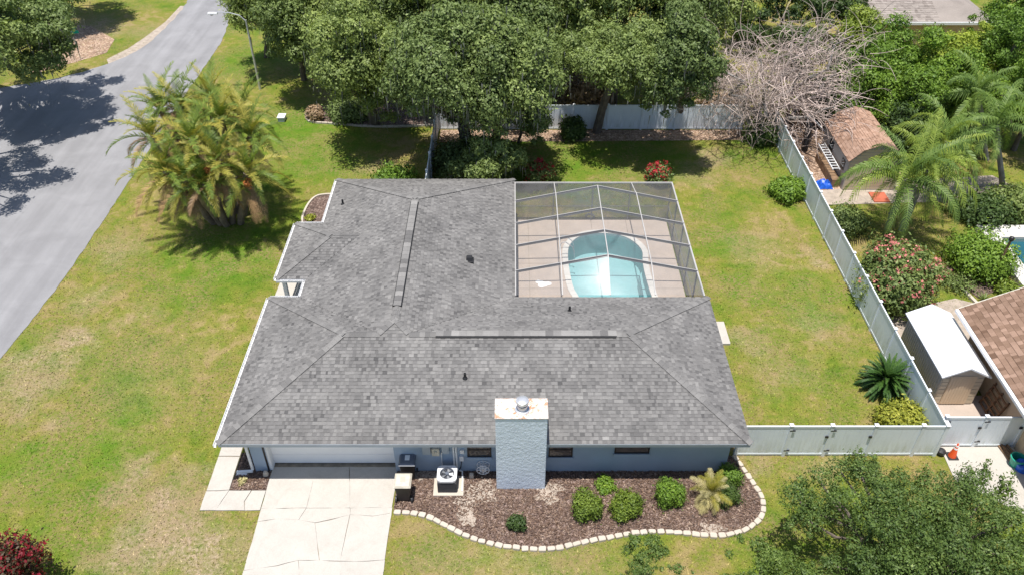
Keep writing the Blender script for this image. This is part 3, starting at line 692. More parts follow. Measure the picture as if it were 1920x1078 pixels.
# eave outline
OUT = [(-10.65, 19.26), (8.64, 19.26), (8.64, 27.5), (.13, 27.5), (.13, 37.3), (-9.3, 37.3), (-9.3, 33.2), (-10.65, 33.2), (-10.65, 28.8), (-9.3, 28.8), (-9.3, 27.5), (-10.65, 27.5)]
for i in range(len(OUT)):
    a, b = OUT[i], OUT[(i + 1) % len(OUT)]
    d = Vector((b[0] - a[0], b[1] - a[1], 0)); L = d.length; d.normalize(); nrm = Vector((d.y, -d.x, 0))
    m = MB(); c0 = Vector((a[0], a[1], EZ - .12)) - nrm * .03; c1 = Vector((b[0], b[1], EZ - .12)) - nrm * .03
    m.bar(c0 + d * .021, c1 - d * .021, .04, .17); m.build('fascia', M['fascia'] if i in (0, 1) else M['white'], house)
    if i in (0,): 
        m = MB(); m.bar(Vector((a[0], a[1], EZ - .03)) + nrm * .006, Vector((b[0], b[1], EZ - .03)) + nrm * .006, .03, .035); m.build('drip_edge', M['fascia'], house)
    if i in (5, 7, 9, 11, 6, 8, 10):     # white gutters on the street side
        m = MB(); g0 = Vector((a[0], a[1], EZ - .07)) + nrm * .02; g1 = Vector((b[0], b[1], EZ - .07)) + nrm * .02
        if i == 11: g1 = g1 - Vector((0, .06, 0))
        z0, z1 = -.06, .05
        vs = []
        for p in (g0, g1):
            for (t, z) in ((0, z1), (.012, z1), (.012, z0 + .012), (.1, z0 + .012), (.1, z1), (.115, z1), (.112, z0), (0, z0)): vs.append(p + nrm * t + Vector((0, 0, z)))
        n = 8
        m.add(vs, [(k, (k + 1) % n, n + (k + 1) % n, n + k) for k in range(n)] + [tuple(range(n - 1, -1, -1)), tuple(range(n, 2 * n))])
        gt = m.build('gutter', M['aluminium'], house)
        for q in range(1, int(L / .6)):
            mm = MB(); p = g0 + d * (q * .6); mm.bar(p + Vector((0, 0, .055)) - nrm * .01, p + nrm * .115 + Vector((0, 0, .055)), .03, .012); mm.build('gutter_strap', M['galv'], gt)
# soffit
sof = MB()
for (x0, x1, y0, y1) in ((-10.6, 8.6, 19.31, 20.0), (-10.6, -9.3, 20.0, 27.45), (8.1, 8.6, 20.0, 27.45), (-9.25, .08, 36.6, 37.25), (-10.6, -9.2, 28.85, 33.15)):
    sof.box(x0, x1, y0, y1, 2.195, 2.21)
sof.build('soffit', M['fascia'], house)
# walls
WALL = [(-4.45, 19.9), (8.18, 19.9), (8.18, 27.0), (-.3, 27.0), (-.3, 36.8), (-8.8, 36.8), (-8.8, 27.0), (-9.85, 27.0), (-9.85, 19.9), (-9.3, 19.9), (-9.3, 20.36), (-4.45, 20.36)]
wm = MB().prism(WALL, 0, 2.19); wall = wm.build('wall', M['stucco'], house)
# garage door: four horizontal sections
gd = MB(); gd.box(-9.28, -4.47, 20.30, 20.36, .05, 2.19); gdo = gd.build('garage_door', M['door_white'], house)
for k in range(4):
    mm = MB(); mm.box(-9.26, -4.49, 20.27, 20.30, .08 + k * .53, .59 + k * .53); mm.build('door_section', M['door_white'], gdo)
mm = MB(); mm.box(-7.85, -7.80, 20.235, 20.27, 1.15, 1.3); mm.build('handle', M['black'], gdo)
mm = MB(); mm.box(-9.3, -9.2, 19.95, 20.27, .05, 2.19); mm.build('door_jamb', M['white'], house)
mm = MB(); mm.box(-9.37, -9.30, 19.885, 19.9, .02, 2.19); mm.build('corner_trim', M['frame_dark'], house)
def window(x0, x1, z0, z1, bars):
    f = MB(); y = 19.895
    f.box(x0, x0 + .05, y - .03, y + .01, z0, z1); f.box(x1 - .05, x1, y - .03, y + .01, z0, z1); f.box(x0 + .05, x1 - .05, y - .03, y + .01, z0, z0 + .05); f.box(x0 + .05, x1 - .05, y - .03, y + .01, z1 - .05, z1)
    zm = (z0 + z1) / 2
    for b_ in range(bars):
        zz = z0 + (z1 - z0) * (b_ + 1) / (bars + 1); f.box(x0 + .05, x1 - .05, y - .028, y + .008, zz - .025, zz + .025)
    wo_ = f.build('window', M['frame_dark'], house)
    p = MB(); p.box(x0 + .04, x1 - .04, y - .012, y - .002, z0 + .04, z1 - .04); p.build('pane', M['glass'], wo_)
    s_ = MB(); s_.box(x0 - .03, x1 + .03, y - .07, y + .004, z0 - .13, z0 - .002); s_.build('sill', M['stucco'], wo_)
window(-1.68, -.78, .92, 2.12, 2); window(1.38, 2.28, .92, 2.12, 2); window(3.85, 5.16, 1.12, 2.12, 1)
# chimney
ch = MB()
ch.box(-.58, 1.24, 19.06, 19.96, 0, 3.96)
chim = ch.build('chimney', M['stucco_rough'], house, bevel=.02)
cm = MB(); cm.box(-.60, 1.26, 19.04, 19.98, 3.96, 4.0); cm.build('chimney_top', M['rusty_white'], chim)
fl = MB(); fl.lathe((.36, 19.45, 4.0), [(.27, 0), (.26, .04), (.17, .06), (.17, .22), (.20, .22), (.20, .27), (.155, .28), (.155, .34), (.21, .35), (.235, .42), (.22, .48), (.12, .52), (.01, .53)], 24)
fl.build('flue_cap', M['galv'], chim, smooth=False)
# downspout on the front left corner
dm = MB(); dm.bar((-9.93, 19.84, 2.2), (-9.93, 19.84, .22), .09, .07, (0, 1, 0)); dm.bar((-9.93, 19.80, .17), (-10.55, 19.80, .11), .09, .08)
dm.bar((-10.66, 19.5, 2.28), (-9.93, 19.84, 2.16), .08, .07); dm.build('downspout', M['white'], house)
# front porch column and wall-mounted services
for cx_, cy_ in ((-9.27, 28.55), (-10.4, 29.05), (-10.4, 32.9)):
    c = MB(); c.box(cx_ - .085, cx_ + .085, cy_ - .085, cy_ + .085, .1, 2.2); c.box(cx_ - .13, cx_ + .13, cy_ - .13, cy_ + .13, .1, .25); c.build('porch_column', M['white'], house)
sv_ = MB(); sv_.box(-3.35, -3.05, 19.78, 19.899, 1.15, 1.6); sv_.build('meter_box', M['grey_box'], house)
sv_ = MB(); sv_.box(-3.0, -2.72, 19.76, 19.899, 1.1, 1.5); sv_.lathe((-2.86, 19.74, 1.3), [(.05, 0), (.05, .1)], 10); sv_.build('electric_meter', M['beige'], house)
sv_ = MB(); sv_.box(-2.62, -2.36, 19.78, 19.899, 1.2, 1.6); sv_.build('panel_box', M['grey_box'], house)
sv_ = MB(); sv_.tube([(-2.66, 19.87, 1.2), (-2.66, 19.87, .05)], .025, 6); sv_.tube([(-2.1, 19.86, 2.15), (-2.1, 19.86, .05)], .04, 6); sv_.tube([(-2.2, 19.86, 2.15), (-2.2, 19.86, .05)], .04, 6); sv_.build('conduit', M['white'], house)
sv_ = MB(); sv_.box(-1.98, -1.83, 19.8, 19.899, .75, 1.0); sv_.box(-1.95, -1.8, 19.82, 19.899, 1.15, 1.35); sv_.build('disconnect_box', M['ac_white'], house)
sv_ = MB(); sv_.tube([(-1.9, 19.82, .75), (-1.95, 19.75, .45), (-2.1, 19.6, .3), (-2.2, 19.5, .25)], .022, 6); sv_.build('electric_whip', M['black'], house)
# hose reel on the wall
hr = thing('hose_reel', 'round white hose reel hanging low on the blue wall between window and chimney', 'hose reel', (-1.1, 19.75, .35))
for nm, y in (('reel_disc', 19.87), ('reel_disc', 19.62)):
    m = MB(); m.tube([(-1.1 + .24 * math.cos(a), y, .45 + .24 * math.sin(a)) for a in [i * math.pi / 8 for i in range(17)]], .015, 5, False)
    m.tube([(-1.1 + .12 * math.cos(a), y, .45 + .12 * math.sin(a)) for a in [i * math.pi / 6 for i in range(13)]], .012, 5, False)
    for a in range(4): m.bar((-1.1 - .24 * math.cos(a * .785), y, .45 - .24 * math.sin(a * .785)), (-1.1 + .24 * math.cos(a * .785), y, .45 + .24 * math.sin(a * .785)), .02, .012, (0, 1, 0))
    m.build(nm, M['white'], hr)
m = MB(); m.tube([(-1.1, 19.89, .45), (-1.1, 19.6, .45)], .05, 8)
m.build('hub', M['galv'], hr)
m = MB()
pts = [(-1.1 + .1 * math.cos(i * .5), 19.83 - .19 * i / 60, .45 + .1 * math.sin(i * .5)) for i in range(60)]
m.tube(pts, .012, 4); m.build('hose', M['white'], hr)
m = MB(); m.tbox((-1.55, 19.62, .035), (.1, .09), (-1.55, 19.62, .24), (.08, .07)); tag(m.build('ground_rock', M['stone'], origin=(-1.55, 19.62, .035), bevel=.04), 'small pale rock on the mulch left of the hose reel', 'rock')
m = MB(); m.tbox((-9.42, 19.7, .03), (.11, .1), (-9.42, 19.7, .28), (.07, .07)); tag(m.build('corner_rock', M['stone'], origin=(-9.42, 19.7, .03), bevel=.05), 'pale rock in the small planter at the garage corner', 'rock')
m = MB(); m.tbox((-10.35, 19.78, .03), (.22, .09), (-10.35, 19.78, .09), (.20, .07)); tag(m.build('splash_block', M['white'], origin=(-10.35, 19.78, .03)), 'white splash block under the downspout beside the walkway', 'splash block')
# ------------------------------------------------------------------ AC unit, bins
ac = thing('air_conditioner', 'outdoor air conditioning unit with round top fan on a pad beside the garage', 'air conditioner', (-2.42, 19.2, .035))
m = MB(); m.box(-2.95, -1.82, 18.72, 19.62, .0, .1); pad = tag(m.build('concrete_pad', M['stone'], origin=(-2.4, 19.17, 0)), 'square concrete pad under the air conditioning unit', 'concrete pad')
m = MB(); m.box(-2.76, -2.08, 18.86, 19.54, .1, .70); m.build('cabinet', M['black'], ac, bevel=.03)
for k in range(12):
    m = MB(); z = .13 + k * .046
    m.box(-2.775, -2.065, 18.845, 19.555, z, z + .018); m.build('louvre', simple('louvre_grey', (0.06, .06, .065), .5) if k == 0 else bpy.data.materials['louvre_grey'], ac)
m = MB(); n = 28; vs = []; cxx, cyy = -2.42, 19.2
sq = []
for k in range(n):
    a = 2 * math.pi * (k + .5) / n; c_, s_ = math.cos(a), math.sin(a); q = .37 / max(abs(c_), abs(s_)); q = min(q, .46); sq.append((cxx + c_ * q, cyy + s_ * q))
for z in (.70, .80):
    vs += [(x, y, z) for x, y in sq]
vs += [(cxx + .27 * math.cos(2 * math.pi * (k + .5) / n), cyy + .27 * math.sin(2 * math.pi * (k + .5) / n), .81) for k in range(n)]
vs += [(cxx + .27 * math.cos(2 * math.pi * (k + .5) / n), cyy + .27 * math.sin(2 * math.pi * (k + .5) / n), .72) for k in range(n)]
fs = []
for r_ in range(3): fs += [(r_ * n + k, r_ * n + (k + 1) % n, (r_ + 1) * n + (k + 1) % n, (r_ + 1) * n + k) for k in range(n)]
m.add(vs, fs); m.build('top_cover', M['ac_white'], ac)
m = MB(); m.lathe((cxx, cyy, .71), [(.27, 0), (.27, .005)], 20); m.build('fan_well', M['black'], ac)
m = MB()
for k in range(5):
    a = k * 1.2566; ca, sa = math.cos(a), math.sin(a)
    def q(r, t, z): return (cxx + r * math.cos(a + t), cyy + r * math.sin(a + t), z)
    m.add([q(.05, -.3, .735), q(.23, -.28, .73), q(.23, .28, .765), q(.05, .3, .75)], [(0, 1, 2, 3)])
m.build('fan', M['galv'], ac)
m = MB()
for r_ in (.07, .14, .2, .26): m.tube([(cxx + r_ * math.cos(i * .3927), cyy + r_ * math.sin(i * .3927), .815) for i in range(17)], .006, 4, False)
for k in range(12): m.tube([(cxx + .05 * math.cos(k * .5236), cyy + .05 * math.sin(k * .5236), .815), (cxx + .27 * math.cos(k * .5236), cyy + .27 * math.sin(k * .5236), .812)], .004, 4)
m.lathe((cxx, cyy, .80), [(.07, 0), (.07, .02)], 12); m.build('fan_guard', M['dark_grey'], ac)
m = MB(); m.tube([(-2.1, 19.8, .25), (-1.9, 19.75, .22), (-1.87, 19.3, .18), (-1.87, 18.9, .12)], .03, 6); m.build('line_set', M['white'], ac)
def bin_(x, y, lid, label, lidname, h=1.0, rz=0):
    b = thing('wheelie_bin', label, 'trash bin', (x, y, .04), 'wheeled trash bins by the garage')
    m = MB(); m.tbox((x, y, .1), (.22, .24), (x, y, h - .06), (.29, .31)); m.build('body', M['black'], b, bevel=.03)
    m = MB(); m.tbox((x, y, h - .06), (.31, .33), (x, y, h - .01), (.32, .34)); m.tbox((x, y, h - .01), (.31, .33), (x, y - .02, h + .06), (.25, .26)); l = m.build('lid', lid, b, bevel=.02)
    l['label'] = lidname
    m = MB(); m.box(x - .09, x + .09, y - .12, y + .12, h + .06, h + .066); m.build('lid_sticker', M['white'] if lid is M['dark_grey'] else M['stone'], l)
    m = MB(); m.tube([(x - .22, y + .4, h - .08), (x + .22, y + .4, h - .08)], .018, 6); m.bar((x - .22, y + .3, h - .1), (x - .22, y + .4, h - .08), .03, .03); m.bar((x + .22, y + .3, h - .1), (x + .22, y + .4, h - .08), .03, .03); m.build('handle', M['black'], b)
    for s_ in (-1, 1):
        m = MB(); m.tube([(x + s_ * .26, y + (.26 if rz == 0 else -.2), .16), (x + s_ * .32, y + (.26 if rz == 0 else -.2), .16)], .13, 14); wl = m.build('wheel', M['black'], b)
        m = MB(); m.tube([(x + s_ * .315, y + (.26 if rz == 0 else -.2), .16), (x + s_ * .33, y + (.26 if rz == 0 else -.2), .16)], .06, 10); m.build('rim', M['dark_grey'], wl)
bin_(-3.93, 19.72, M['dark_grey'], 'black wheeled trash bin with dark grey lid nearest the garage wall', 'dark grey lid')
bin_(-4.0, 18.72, M['beige'], 'black wheeled trash bin with beige lid at the driveway edge', 'beige dusty lid', 1.0, 1)
# ------------------------------------------------------------------ edging stones
def walk_path(pts, step):
    out = []; acc = 0; i = 0
    P_ = [Vector((p[0], p[1])) for p in pts]; nxt = step / 2
    for a, b in zip(P_[:-1], P_[1:]):
        L = (b - a).length
        while nxt <= acc + L:
            t = (nxt - acc) / L; out.append((a.lerp(b, t), math.atan2(b.y - a.y, b.x - a.x))); nxt += step
        acc += L
    return out
gb = thing('stone_border', 'curving border of pale concrete edging stones round the front mulch bed', 'garden edging', (edge_w[12][0], edge_w[12][1], 0))
stm = []
for k in range(5):
    rnd = random.Random(k); m = MB(); w_, d_ = .145, .095
    pts = [(-w_ * .97, -d_ * .8), (-w_ * .7, -d_), (w_ * .7, -d_), (w_ * .97, -d_ * .8), (w_, d_ * .5), (w_ * .7, d_), (-w_ * .7, d_), (-w_, d_ * .5)]
    pts = [(x + rnd.uniform(-.012, .012), y + rnd.uniform(-.012, .012)) for x, y in pts]
    m.prism(pts, 0, .11); n0 = len(m.v)
    m.f.pop(0); m.mi.pop(0); m.tone.pop(0)
    top = [(x * .88, y * .82, .13) for x, y in pts]
    m.add(top, [tuple(range(8))]); 
    for i in range(8): m.f.append((8 + i, 8 + (i + 1) % 8, n0 + (i + 1) % 8, n0 + i)); m.mi.append(0); m.tone.append(.5)
    stm.append(m.mesh('edging_stone', M['stone']))
random.seed(8)
sp = smooth_poly(edge_w, 2, False)
for p, a in walk_path(sp, .31):
    o = link('edging_stone', random.choice(stm), gb); o.location = Vector((p.x, p.y, random.uniform(-.03, .0))) - ORG[gb.name]
    o.rotation_euler = (random.uniform(-.05, .05), random.uniform(-.05, .05), a + random.uniform(-.1, .1)); s_ = random.uniform(.88, 1.04); o.scale = (s_, random.uniform(.85, 1.1), 1)
gb2 = thing('curb_border', 'low white curb round the small side bed by the left eave', 'garden edging', (LB[0][0], LB[0][1], 0))
q = [at2(567, 420), at2(567, 408), at2(577, 385), at2(592, 369), at2(612, 366), at2(630, 366)]; q = smooth_poly(q, 2, False)
for a, b in zip(q[:-1], q[1:]):
    m = MB(); m.bar((a[0], a[1], .05), (b[0], b[1], .05), .11, .1); m.build('curb_piece', M['stone'], gb2)
gb3 = thing('curb_border', 'pale curb along the mulch bed under the oaks left of the short fence', 'garden edging', at(690, 238))
q = smooth_poly([at2(578, 205), at2(573, 222), at2(582, 231), at2(635, 234), at2(690, 239), at2(760, 239), at2(818, 236)], 1, False)
for p, a in walk_path(q, .4):
    m = MB(); dv = Vector((math.cos(a), math.sin(a))) * .19; m.bar((p.x - dv.x, p.y - dv.y, .05), (p.x + dv.x, p.y + dv.y, .05), .13, .12); m.build('edging_stone', M['stone'], gb3)
# white utility pad beside the palm
u = at(533, 226)
gb4 = thing('utility_box', 'low pale utility box standing in the grass right of the palm clump', 'utility box', u)
m = MB(); m.box(u[0] - .35, u[0] + .1, u[1] - .3, u[1] + .3, 0, .3); m.build('body', M['grey_box'], gb4, bevel=.04)
m = MB(); m.box(u[0] - .38, u[0] + .13, u[1] - .33, u[1] + .33, .3, .34); m.build('lid', M['ac_white'], gb4, bevel=.02)
# ------------------------------------------------------------------ fences
def fence(name, label, pts, H=1.72, gates=(), skip=()):
    f = thing(name, label, 'fence', (pts[0][0], pts[0][1], 0))
    for i, (p, q) in enumerate(zip(pts[:-1], pts[1:])):
        p = Vector((p[0], p[1], 0)); q = Vector((q[0], q[1], 0)); d = (q - p).normalized(); L = (q - p).length
        a = p + d * .062; b = q - d * .062
        m = MB(); n = max(3, int(L / .17)); w_ = (b - a).length / n
        for k in range(n):
            s0 = a + d * (w_ * k + .0015); s1 = a + d * (w_ * (k + 1) - .0015); m.bar(s0 + Vector((0, 0, H / 2 + .02)), s1 + Vector((0, 0, H / 2 + .02)), 0.03 + .0008 * (k % 2), H - .2)
        pn = m.build('panel' if i not in gates else 'gate_panel', M['vinyl_panel'], f)
        for z, h in ((H - .05, .09), (.1, .11)):
            m = MB(); m.bar(a + Vector((0, 0, z)), b + Vector((0, 0, z)), .055, h); m.build('rail', M['vinyl'], f)
        if i in gates:
            side = Vector((d.y, -d.x, 0)) * .05
            for z in (.35, H - .22):
                for e in (a,):
                    m = MB(); m.bar(e + side + Vector((0, 0, z)) - d * .1, e + side + Vector((0, 0, z)) + d * .12, .03, .06); m.build('hinge', M['black'], pn)
            m = MB(); m.bar(b + side + Vector((0, 0, 1.15)) - d * .1, b + side + Vector((0, 0, 1.15)) + d * .02, .04, .1); m.build('latch', M['black'], pn)
    for i, p in enumerate(pts):
        m = MB(); m.box(p[0] - .062, p[0] + .062, p[1] - .062, p[1] + .062, 0, H + .04); po = m.build('post', M['vinyl'], f)
        m = MB(); m.tbox((p[0], p[1], H + .04), (.08, .08), (p[0], p[1], H + .065), (.08, .08)); m.tbox((p[0], p[1], H + .065), (.072, .072), (p[0], p[1], H + .11), (.012, .012)); m.build('post_cap', M['white'], po)
    return f
fence('white_fence', 'white vinyl fence with a gate running from the house corner across the front', [(8.75, 20.7), (10.62, 20.7), (12.18, 20.7), (13.85, 20.7), (15.65, 20.7), (16.55, 20.7)], gates=(1, 2))
ny_ = [20.7 + i * (46.2 - 20.7) / 14 for i in range(15)]
fence('white_fence', 'long white vinyl fence along the right side of the lawn next to the sheds', [(16.55, y + (.14 if i == 0 else 0)) for i, y in enumerate(ny_)])
fence('white_fence', 'white vinyl fence across the back of the lawn under the oaks', [(-4.75 + i * 19.55 / 9, 47.3) for i in range(10)])
fence('white_fence', 'short white fence seen end on behind the rear roof edge', [(-4.75, 37.35 + i * 9.8 / 5) for i in range(6)])
fence('white_fence', 'neighbour\'s white double gate behind the traffic cone', [(16.72, 21.15), (18.25, 21.15), (19.85, 21.15)], gates=(0, 1))
# neighbour's wooden fence at the far end
wf = thing('wooden_fence', 'dark brown wooden fence behind the brown roofed shed', 'fence', at(1500, 240))
a = at(1468, 238); b = at(1560, 236)
for k in range(22):
    x = a[0] + (b[0] + 4 - a[0]) * k / 22; m = MB(); m.box(x, x + .25, a[1] + .01 * (k % 2), a[1] + .03 + .01 * (k % 2), 0, 1.6 + .03 * ((k * 7) % 3)); m.build('plank', M['fence_wood'], wf)
# brown fence at the right frame edge
wf = thing('wooden_fence', 'brown plank fence at the right frame edge beside the concrete', 'fence', (20.2, 20.4, 0))
for k in range(12):
    y = 20.9 - .2 * k; m = MB(); m.box(20.15 + .01 * (k % 2), 20.19 + .01 * (k % 2), y - .18, y, 0, 1.5); m.build('plank', M['fence_wood'], wf)
# ------------------------------------------------------------------ pool
def zp(x, y): return at2(940 + x / 4.145, 320 + y / 4.145)
pool_px = [(515, 640), (530, 585), (575, 537), (640, 508), (720, 496), (820, 495), (910, 507), (990, 535), (1060, 585), (1100, 640), (1094, 700), (1110, 800), (1160, 970)]
pool = [zp(*p) for p in pool_px]
pool += [(pool[-1][0] + .1, 29.6), (pool[-1][0] - .6, 28.9), (4.1, 28.9), (3.5, 29.5)]
pool += [zp(590, 970), zp(556, 915), zp(524, 760)]
pool = smooth_poly(pool, 2)
if sum(pool[i - 1][0] * pool[i][1] - pool[i][0] * pool[i - 1][1] for i in range(len(pool))) < 0: pool = pool[::-1]
def offset(poly, d):
    n = len(poly); out = []
    ar = sum(poly[i - 1][0] * poly[i][1] - poly[i][0] * poly[i - 1][1] for i in range(n)); sg = 1 if ar > 0 else -1
    for i in range(n):
        a, b = poly[i - 1], poly[(i + 1) % n]; t = Vector((b[0] - a[0], b[1] - a[1])).normalized()
        out.append((poly[i][0] + t.y * d * sg, poly[i][1] - t.x * d * sg))
    return out
cop_out = offset(pool, .30)
pl = thing('swimming_pool', 'oval swimming pool with pale coping inside the screened enclosure', 'swimming pool', (4.6, 32.5, 0))
n = len(pool); m = MB()
vs = [(x, y, .05) for x, y in pool] + [(x, y, -1.25) for x, y in pool]
m.add(vs, [(i, (i + 1) % n, n + (i + 1) % n, n + i) for i in range(n)] + [tuple(range(n, 2 * n))]); m.build('shell', M['pool_shell'], pl)
m = MB(); m.add([(x, y, -.08) for x, y in pool], [tuple(range(n))]); m.build('water', M['water'], pl)
# coping, block by block
for i in range(0, n, 2):
    j = (i + 2) % n; k_ = (i + 1) % n
    pts = [pool[i], pool[k_], pool[j], cop_out[j], cop_out[k_], cop_out[i]]
    cx = sum(p[0] for p in pts) / 6; cy = sum(p[1] for p in pts) / 6
    pts = [(cx + (x - cx) * .985, cy + (y - cy) * .985) for x, y in pts]
    MB().prism(pts, -.02, .085).build('coping_stone', M['coping'], pl)
# wide steps in the near right end
m = MB(); m.prism([zp(1075, 760), zp(1100, 720), zp(1110, 800), zp(1158, 968), zp(1120, 968)], -1.2, -.55); m.build('step', M['pool_shell'], pl)
# deck slabs cut round the pool with a constrained triangulation
deck = tag(MB().add([(-.25, 27.05, -.01), (8.42, 27.05, -.01), (8.42, 36.95, -.01), (-.25, 36.95, -.01)] , []).build('pool_deck', M['joint']), kind='structure')
def inside(p, poly):
    c = False; n = len(poly)
    for i in range(n):
        a, b = poly[i - 1], poly[i]
        if (a[1] > p[1]) != (b[1] > p[1]) and p[0] < (b[0] - a[0]) * (p[1] - a[1]) / (b[1] - a[1]) + a[0]: c = not c
    return c
co = offset(pool, .28)
def cut_sheet(x0, x1, y0, y1, z, th, name, mat, parent, hole=co):
    V = [Vector(p) for p in ((x0, y0), (x1, y0), (x1, y1), (x0, y1))]; E = [(0, 1), (1, 2), (2, 3), (3, 0)]
    b0 = len(V); V += [Vector(p) for p in hole]; E += [(b0 + i, b0 + (i + 1) % len(hole)) for i in range(len(hole))]
    ov, oe, of, *_ = delaunay_2d_cdt(V, E, [], 0, 1e-5)
    mm = MB(); keep = []
    for f in of:
        c = (sum(ov[i].x for i in f) / len(f), sum(ov[i].y for i in f) / len(f))
        if x0 < c[0] < x1 and y0 < c[1] < y1 and not inside(c, hole):
            q = list(f)
            if sum(ov[q[i - 1]].x * ov[q[i]].y - ov[q[i]].x * ov[q[i - 1]].y for i in range(len(q))) < 0: q.reverse()
            keep.append(tuple(q))
    if not keep: return
    mm.add([(v.x, v.y, z) for v in ov], keep)
    cnt = {}
    for f in keep:
        for i in range(len(f)): cnt[(f[i], f[(i + 1) % len(f)])] = 1
    for (a, b) in list(cnt):
        if (b, a) not in cnt: mm.add([(ov[a].x, ov[a].y, z), (ov[b].x, ov[b].y, z), (ov[b].x, ov[b].y, z - th), (ov[a].x, ov[a].y, z - th)], [(0, 3, 2, 1)])
    return mm.build(name, mat, parent)
cut_sheet(-.25, 8.42, 27.05, 36.95, .01, .02, 'deck_base', M['joint'], deck)
gx = [-.25, .87, 2.45, 4.3, 6.2, 8.42]; gy = [27.05, 29.0, 31.0, 33.0, 35.0, 36.95]
for i in range(5):
    for j in range(5):
        cut_sheet(gx[i] + .008, gx[i + 1] - .008, gy[j] + .008, gy[j + 1] - .008, .05, .04, 'slab', M['deck'], deck)
blb = zp(325, 885); pts = []
rnd = random.Random(4)
for k in range(18):
    a = k * 2 * math.pi / 18; f = 1 + .3 * math.sin(3 * a + 1) + rnd.uniform(-.15, .15); pts.append((blb[0] + .36 * f * math.cos(a), blb[1] + .25 * f * math.sin(a)))
m = MB(); m.prism(pts, .05, .054); tag(m.build('paint_stain', M['white'], origin=(blb[0], blb[1], .05)), 'irregular white paint spot on the pool deck near the roof corner', 'paint stain')
# grab rails
gr = zp(470, 640); rl = thing('pool_handrail', 'bent steel handrail at the left edge of the pool', 'handrail', (gr[0], gr[1], .05))
for off in (0, .55):
    m = MB(); x, y = gr[0] - .1, gr[1] - .3 + off
    m.tube([(x, y, .05), (x, y, .75), (x + .08, y, .88), (x + .25, y, .9), (x + .6, y, .6), (x + .72, y, .3), (x + .74, y, -.3)], .022, 6); m.build('rail', M['galv'], rl)
rg_ = zp(688, 366); m = MB()
for r_ in (.2, .26): m.tube([(rg_[0] + r_ * math.cos(i * .3927), rg_[1] + r_ * math.sin(i * .3927), .08) for i in range(17)], .02, 5, False)
tag(m.build('coiled_hose', M['dark_grey'], origin=(rg_[0], rg_[1], .05)), 'small grey coil of hose on the deck behind the pool', 'hose')
# ------------------------------------------------------------------ screen enclosure
cg = thing('screen_enclosure', 'white framed insect screen enclosure with a peaked roof over the pool', 'pool enclosure', (4.3, 32.2, .05))
CX0, CX1, CXM, CE, CA = .16, 8.45, 4.31, 2.42, 3.32
def cz(x): return CE + (CA - CE) * (1 - abs(x - CXM) / (CXM - CX0 if x < CXM else CX1 - CXM))
BYs = [27.55, 29.3, 31.26, 33.1, 35.1]; RY = 36.9
LX = [CX0, 2.22, CXM, 6.3, CX1]
M['bronze_white'] = simple('dull_white_metal', (0.38, 0.37, 0.36), 0.5, .08)
M['beam_shade'] = simple('shaded_beam_grey', (0.20, 0.195, 0.20), 0.5, .05)  # shade on roof beam sides put into the colour; posts and rails reuse it
def beam(a, b, w_=.055, h_=.1, name='beam', mt=None):
    m = MB(); m.bar(a, b, w_, h_); o = m.build(name, mt or M['bronze_white'], cg)
    if name == 'roof_beam':
        u = Vector((0, 0, h_ / 2 + .008)); m = MB(); m.bar(Vector(a) + u, Vector(b) + u, w_ - .012, .012); m.build('lit_top_strip', M['bronze_white'], o)  # added paler strip stands for the sunlit beam top
    return o
for y in BYs[1:]:
    for (xa, xb) in ((CX0, CXM), (CXM, CX1)): beam((xa, y, cz(xa)), (xb, y, cz(xb)), .045, .13, 'roof_beam', M['beam_shade'])
def zl(x, y):
    z = cz(x)
    if y < BYs[1]: t = (BYs[1] - y) / (BYs[1] - BYs[0]); z = z + (CE + .05 - z) * t
    if y > BYs[-1]: t = (y - BYs[-1]) / (RY - BYs[-1]); z = z + (CE - z) * t
    return z
for x in LX[1:4]:
    beam((x, BYs[1], cz(x) + .07), (x, BYs[-1], cz(x) + .07), .045, .045, 'purlin', M['bronze_white']); beam((x, BYs[0], CE + .06), (x, BYs[1], cz(x) + .07), .045, .045, 'purlin', M['bronze_white'])
    if x != CXM: beam((x, BYs[-1], cz(x) + .01), (x, RY, CE + .01), .045, .045, 'purlin', M['bronze_white'])
beam((CX0 - .03, RY, CE), (CX1 + .03, RY, CE), .07, .07, 'eave_beam'); beam((CX1, BYs[0], CE), (CX1, RY - .04, CE), .07, .07, 'eave_beam'); beam((CX0 - .0, BYs[0], CE + .03), (CX0, RY - .04, CE + .03), .05, .05, 'eave_beam')
for x, y in [(CX1, yy) for yy in BYs] + [(xx, RY) for xx in LX]:
    m = MB(); m.box(x - .03, x + .03, y - .03, y + .03, .05, CE - .035); m.build('post', M['beam_shade'], cg)
for z in (.95,):
    beam((CX1, BYs[0], z), (CX1, RY, z), .03, .04, 'rail', M['beam_shade']); beam((CX0, RY, z), (CX1, RY, z), .03, .04, 'rail', M['beam_shade'])
